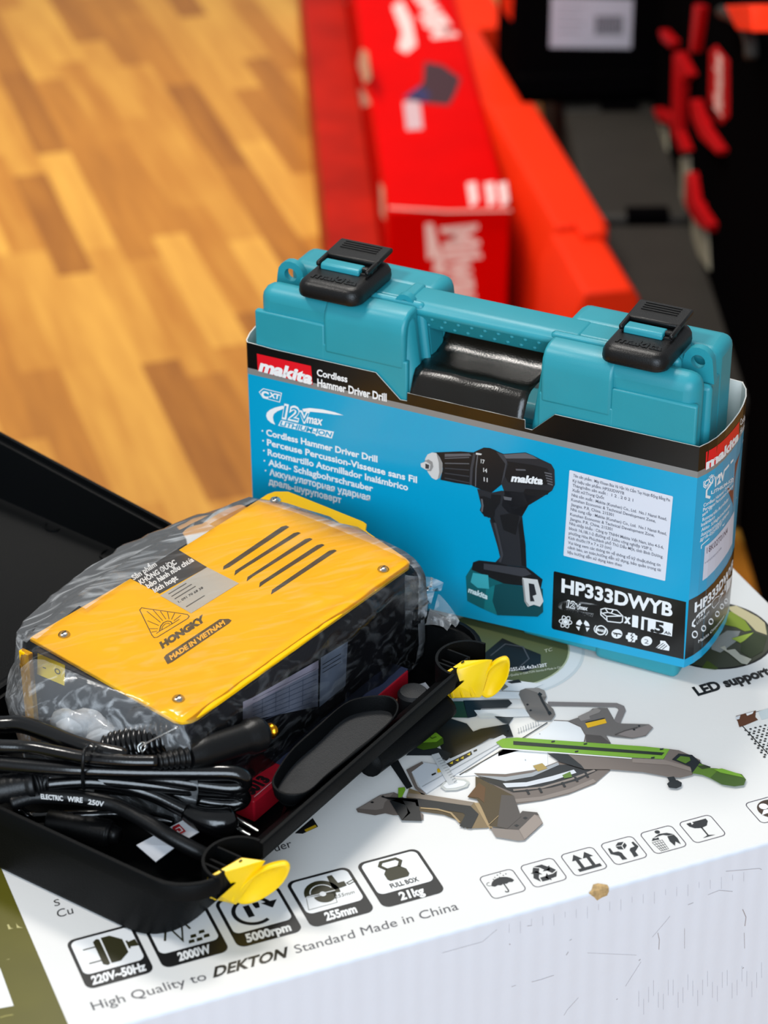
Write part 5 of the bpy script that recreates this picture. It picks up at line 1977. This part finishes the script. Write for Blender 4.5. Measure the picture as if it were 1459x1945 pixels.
def Rm(a, b_, z):
    return Vector((rA.x, rA.y, 0)) + RX * a + RY * b_ + UP * z


rc = thing('cardboard_box', 'long red carton with white lettering, lying on the floor beyond the teal case', 'box', tuple(Rm(RW / 2, .6, FZ)))
b = MB()
b.box(Rm, 0, RW, 0, 1.35, FZ, RZ, RED)
rbody = b.build('carton_body', rc, bevel=.004, seg=2)
RT, RF = Flat(Rm(0, 0, RZ), RX, RY), Flat(Rm(0, 0, 0), RX, UP)
RL = Flat(Rm(0, 0, 0), RY, UP)
i = Ink(RF)
cr1 = crop(560, 0, .61618)
i.pp(cr1, '402,690 425,688 446,770 452,765 468,850 425,840 432,795 408,800', ink('#f0d4d0'), 1)
i.tx('Milwaukee', cr1, (455, 700), (505, 1080), (560, 690), ink('#f0d4d0'), 1, bold=.05)
i.build('lettering', rbody)
i = Ink(RT)
PK = ink('#f0c8c8')
i.tx('Milwaukee', cr1, (500, 112), (335, -130), (430, 120), PK, 1, bold=.06)
i.pp(cr1, '300,20 330,0 360,60 375,140 345,165 318,150 330,100', PK, 1)
i.build('lettering', rbody)
i = Ink(RT)
i.pp(cr1, '400,190 455,200 512,242 495,290 475,325 400,318 345,305 365,280 395,255', ink('#3a1620'), 1)
i.pp(cr1, '335,300 385,265 420,290 400,318 350,308', ink('#2a2354'), 2)
i.pp(cr1, '335,315 385,305 395,398 345,402', ink('#c9a6ae'), 2)
i.build('printed_picture', rbody)
i = Ink(RT)
for x in (530, 585, 625):
    i.pp(cr1, '%d,565 %d,560 %d,620 %d,640' % (x, x + 28, x + 36, x + 12), PK, 1)
i.build('lettering', rbody)
i = Ink(RT)
i.sp(cr1, '290,640 470,652 668,648', .006, ink('#e8a39a'), 1)
i.build('worn_edge', rbody)
i = Ink(RL)
for q in ('205,150 225,160 235,240 215,260 195,200', '185,270 215,280 235,320 205,330', '262,560 275,580 278,680 265,660', '60,0 165,0 155,18 75,16'):
    i.pp(cr1, q, ink('#d9b9a2'), 1)
i.pp(cr1, '150,280 185,290 190,480 165,420', ink('#3c1408'), 1)
i.build('worn_marks', rbody)
# --- low red carton against its left side
o = MB()
o.box(Rm, -.078, -.002, .02, 1.5, FZ, FZ + .15, REDD)
ob = o.build('cardboard_box', None, bevel=.004, seg=2)
tag(ob, 'low dark red carton against the left side of the long red carton', 'box')

# --- orange red plastic case lying on edge
OZ = -0.50
oA, oB = at(1045, 418, OZ), at(1150, 410, OZ)
OX = (oB - oA).normalized()
OY = Vector((-OX.y, OX.x, 0))
OWd = (oB - oA).length


def Om(a, b_, z):
    return Vector((oA.x, oA.y, 0)) + OX * a + OY * b_ + UP * z


oc = thing('tool_case', 'orange red plastic case lying on edge between the red carton and the dark grey cases', 'tool case', tuple(Om(OWd / 2, .2, FZ)))
b = MB()
for y0, y1, zt, w0, w1 in ((-.02, .42, OZ, -.0, OWd), (.42, .80, OZ - .02, .004, OWd - .004), (.80, 1.5, OZ - .02, .004, OWd + .05)):
    pr = [(w0 - .014, FZ), (w1 + .0, FZ), (w1, zt - .006), (w1 - .006, zt), (w0 + .004, zt), (w0 - .01, zt - .03), (w0 - .014, zt - .09)]
    b.loft([[Om(x, y, z) for x, z in pr] for y in (y0, y1)], ORANGE)
ocb = b.build('back_shell', oc, bevel=.003, seg=2)
b = MB()
pr = [(-.022, FZ), (OWd - .012, FZ), (OWd - .008, OZ - .02), (OWd - .02, OZ - .004), (-.005, OZ - .004), (-.02, OZ - .04), (-.022, OZ - .10)]
b.loft([[Om(x, y, z) for x, z in pr] for y in (-.215, -.03)], ORANGE)
b.build('front_shell', oc, bevel=.004, seg=2)
b = MB()
b.box(Om, .028, .062, -.062, -.008, OZ - .006, OZ + .006, ORANGE)
b.build('clip', oc, bevel=.003, seg=2)

# --- dark grey cases in a row
GZ = -0.56
gA, gB = at(1150, 418, GZ), at(1292, 416, GZ)
gdir = (at(1110, 230, GZ) - at(1165, 480, GZ)).normalized()
gside = Vector((gdir.y, -gdir.x, 0))


def Gm(a, b_, z):
    return Vector((gA.x, gA.y, 0)) + gside * a + gdir * b_ + UP * z


GW = .16
labs = ('dark grey case lying just behind the right latch of the teal case', 'dark grey case lying in the middle of the row beyond the teal case', 'dark grey case at the far end of the row, below the labelled black case')
for k, (y0, y1, dz) in enumerate(((-.52, -.006, -.004), (.006, .40, .004), (.412, .95, 0))):
    t = thing('tool_case', labs[k], 'tool case', tuple(Gm(GW / 2, (y0 + y1) / 2, FZ)), 'dark grey cases in a row')
    b = MB()
    b.box(Gm, -.025, GW, y0, y1, FZ, GZ + dz - .03, DGREY)
    b.build('case_body', t, bevel=.008, seg=2)
    b = MB()
    b.box(Gm, -.027, GW + .002, y0 - .001, y1 + .001, GZ + dz - .028, GZ + dz, DGREY)
    b.build('case_lid', t, bevel=.008, seg=2)
    b = MB()
    b.box(Gm, .03, .09, y0 - .004, y0 + .02, GZ + dz - .035, GZ + dz + .006, DBLACK)
    b.build('case_latch', t, bevel=.003, seg=2)

# --- black case with a white label, standing on the far grey case
kz = GZ
kA, kB = at(968, 205, kz), at(1262, 196, kz)
KX = (kB - kA).normalized()
KY = Vector((-KX.y, KX.x, 0))


def Km(a, b_, z):
    return Vector((kA.x, kA.y, 0)) + KX * a + KY * b_ + UP * z


kw = (kB - kA).length
kc = thing('tool_case', 'black case with a white barcode label standing upright at the back', 'tool case', tuple(Km(kw / 2, .08, kz)))
b = MB()
b.box(Km, 0, kw, 0, .20, kz, kz + .40, DBLACK)
kb_ = b.build('case_body', kc, bevel=.018, seg=3)
KF = Flat(Km(0, -.0012, 0), KX, UP)
b = MB()
b.box(Km, .01, kw - .01, -.012, .004, kz + .02, kz + .055, DBLACK)
b.build('case_rim', kc, bevel=.004, seg=2)
i = Ink(KF)
i.pp(PX, '1047,-6 1203,-2 1199,92 1044,90', ink('#c9c7d2', .5), 1)
for k in range(9):
    i.sp(PX, '%d,30 %d,66' % (1134 + 6 * k, 1133 + 6 * k), .0028 if k % 3 else .004, ink('#3c3a40'), 2)
for k in range(4):
    i.sp(PX, '%d,%d %d,%d' % (1060, 12 + 16 * k, 1110 - 8 * (k % 2), 13 + 16 * k), .0022, ink('#8f8d96'), 2)
i.build('barcode_label', kb_, 'white barcode label')
b = MB()
b.add([KF.map(*KF.px(x, y), .001) for x, y in ((948, -8), (975, -8), (972, 40), (955, 20))], [(0, 1, 2, 3)], ORANGE)
b.build('corner_mark', kb_)

# --- black cases with red latches standing in a row at the right
HZ = -0.56
h0, h1 = at(1338, 500, HZ), at(1252, 236, HZ)
hd_ = (h1 - h0).normalized()
hs_ = Vector((hd_.y, -hd_.x, 0))


def Hm(a, b_, z):
    return Vector((h0.x, h0.y, 0)) + hs_ * a + hd_ * b_ + UP * z


HL = Flat(Hm(0, 0, 0), hd_, UP)
px_s = lambda pts, z=None: [HL.px(*p) for p in pts]
hl = ('nearest black case with a red label, at the right edge', 'middle black case with red latch frame in the row at the right', 'farthest black case with a red latch in the row at the right')


def plate(parent, name, pts, mt, d=.012):
    P = [HL.px(*p) for p in pts]
    b = MB()
    b.prism(P, lambda a, c: HL.map(a, c, -.004), lambda a, c: HL.map(a, c, d), mt)
    return b.build(name, parent, bevel=.002, seg=2)


ys = (-.62, .03, .28, .62)
for k in range(3):
    y0, y1 = ys[k] + .004, ys[k + 1] - .004
    t = thing('tool_case', hl[k], 'tool case', tuple(Hm(.15, (y0 + y1) / 2, FZ)), 'black cases with red latches')
    b = MB()
    b.box(Hm, .0, .42, y0, y1, FZ, HZ + .40, DBLACK)
    b.build('case_body', t, bevel=.012, seg=2)
    if k == 0:
        plate(t, 'red_label', [(1352, 95), (1362, 86), (1386, 115), (1386, 222), (1372, 236), (1350, 190)], REDP, .003)
        b = MB()
        ik = Ink(HL, b)
        ik.text_ab('Milwaukee', HL.px(1378, 222), HL.px(1378, 108), HL.px(1364, 205), ink('#e8c4c0'), 40, .05)
        b.build('lettering', t)
        plate(t, 'case_latch', [(1326, 190), (1334, 188), (1352, 238), (1384, 284), (1380, 294), (1346, 262), (1330, 225)], REDP)
        plate(t, 'case_latch', [(1318, 330), (1326, 326), (1334, 380), (1364, 425), (1362, 440), (1340, 428), (1316, 388)], REDP)
        plate(t, 'label_strip', [(1316, 408), (1346, 432), (1350, 515), (1320, 470)], BEIGE, .003)
        b = MB()
        b.tube([HL.map(*HL.px(x, y), .015) for x, y in ((1395, 22), (1425, 35), (1448, 70), (1452, 110))], .008, DGREY, 10)
        b.build('carry_handle', t, smooth='all')
        plate(t, 'orange_object', [(1424, 10), (1475, 8), (1480, 60), (1448, 56)], ORANGE, .03)  # separate orange object, attached here as a part of this case
    elif k == 1:
        plate(t, 'case_latch', [(1294, 102), (1302, 98), (1326, 142), (1310, 152), (1304, 250), (1318, 285), (1308, 292), (1290, 252)], REDP)
        plate(t, 'label_strip', [(1296, 300), (1312, 294), (1314, 385), (1298, 410)], BEIGE, .003)
        plate(t, 'case_latch', [(1334, 8), (1346, 12), (1334, 98), (1326, 100)], REDP)
    else:
        plate(t, 'case_latch', [(1266, 58), (1270, 56), (1292, 78), (1290, 92), (1272, 78)], REDP)
        plate(t, 'case_latch', [(1254, 207), (1260, 204), (1288, 218), (1288, 238), (1264, 230)], REDP)
        plate(t, 'label_strip', [(1248, 235), (1268, 238), (1272, 325), (1252, 315)], BEIGE, .003)
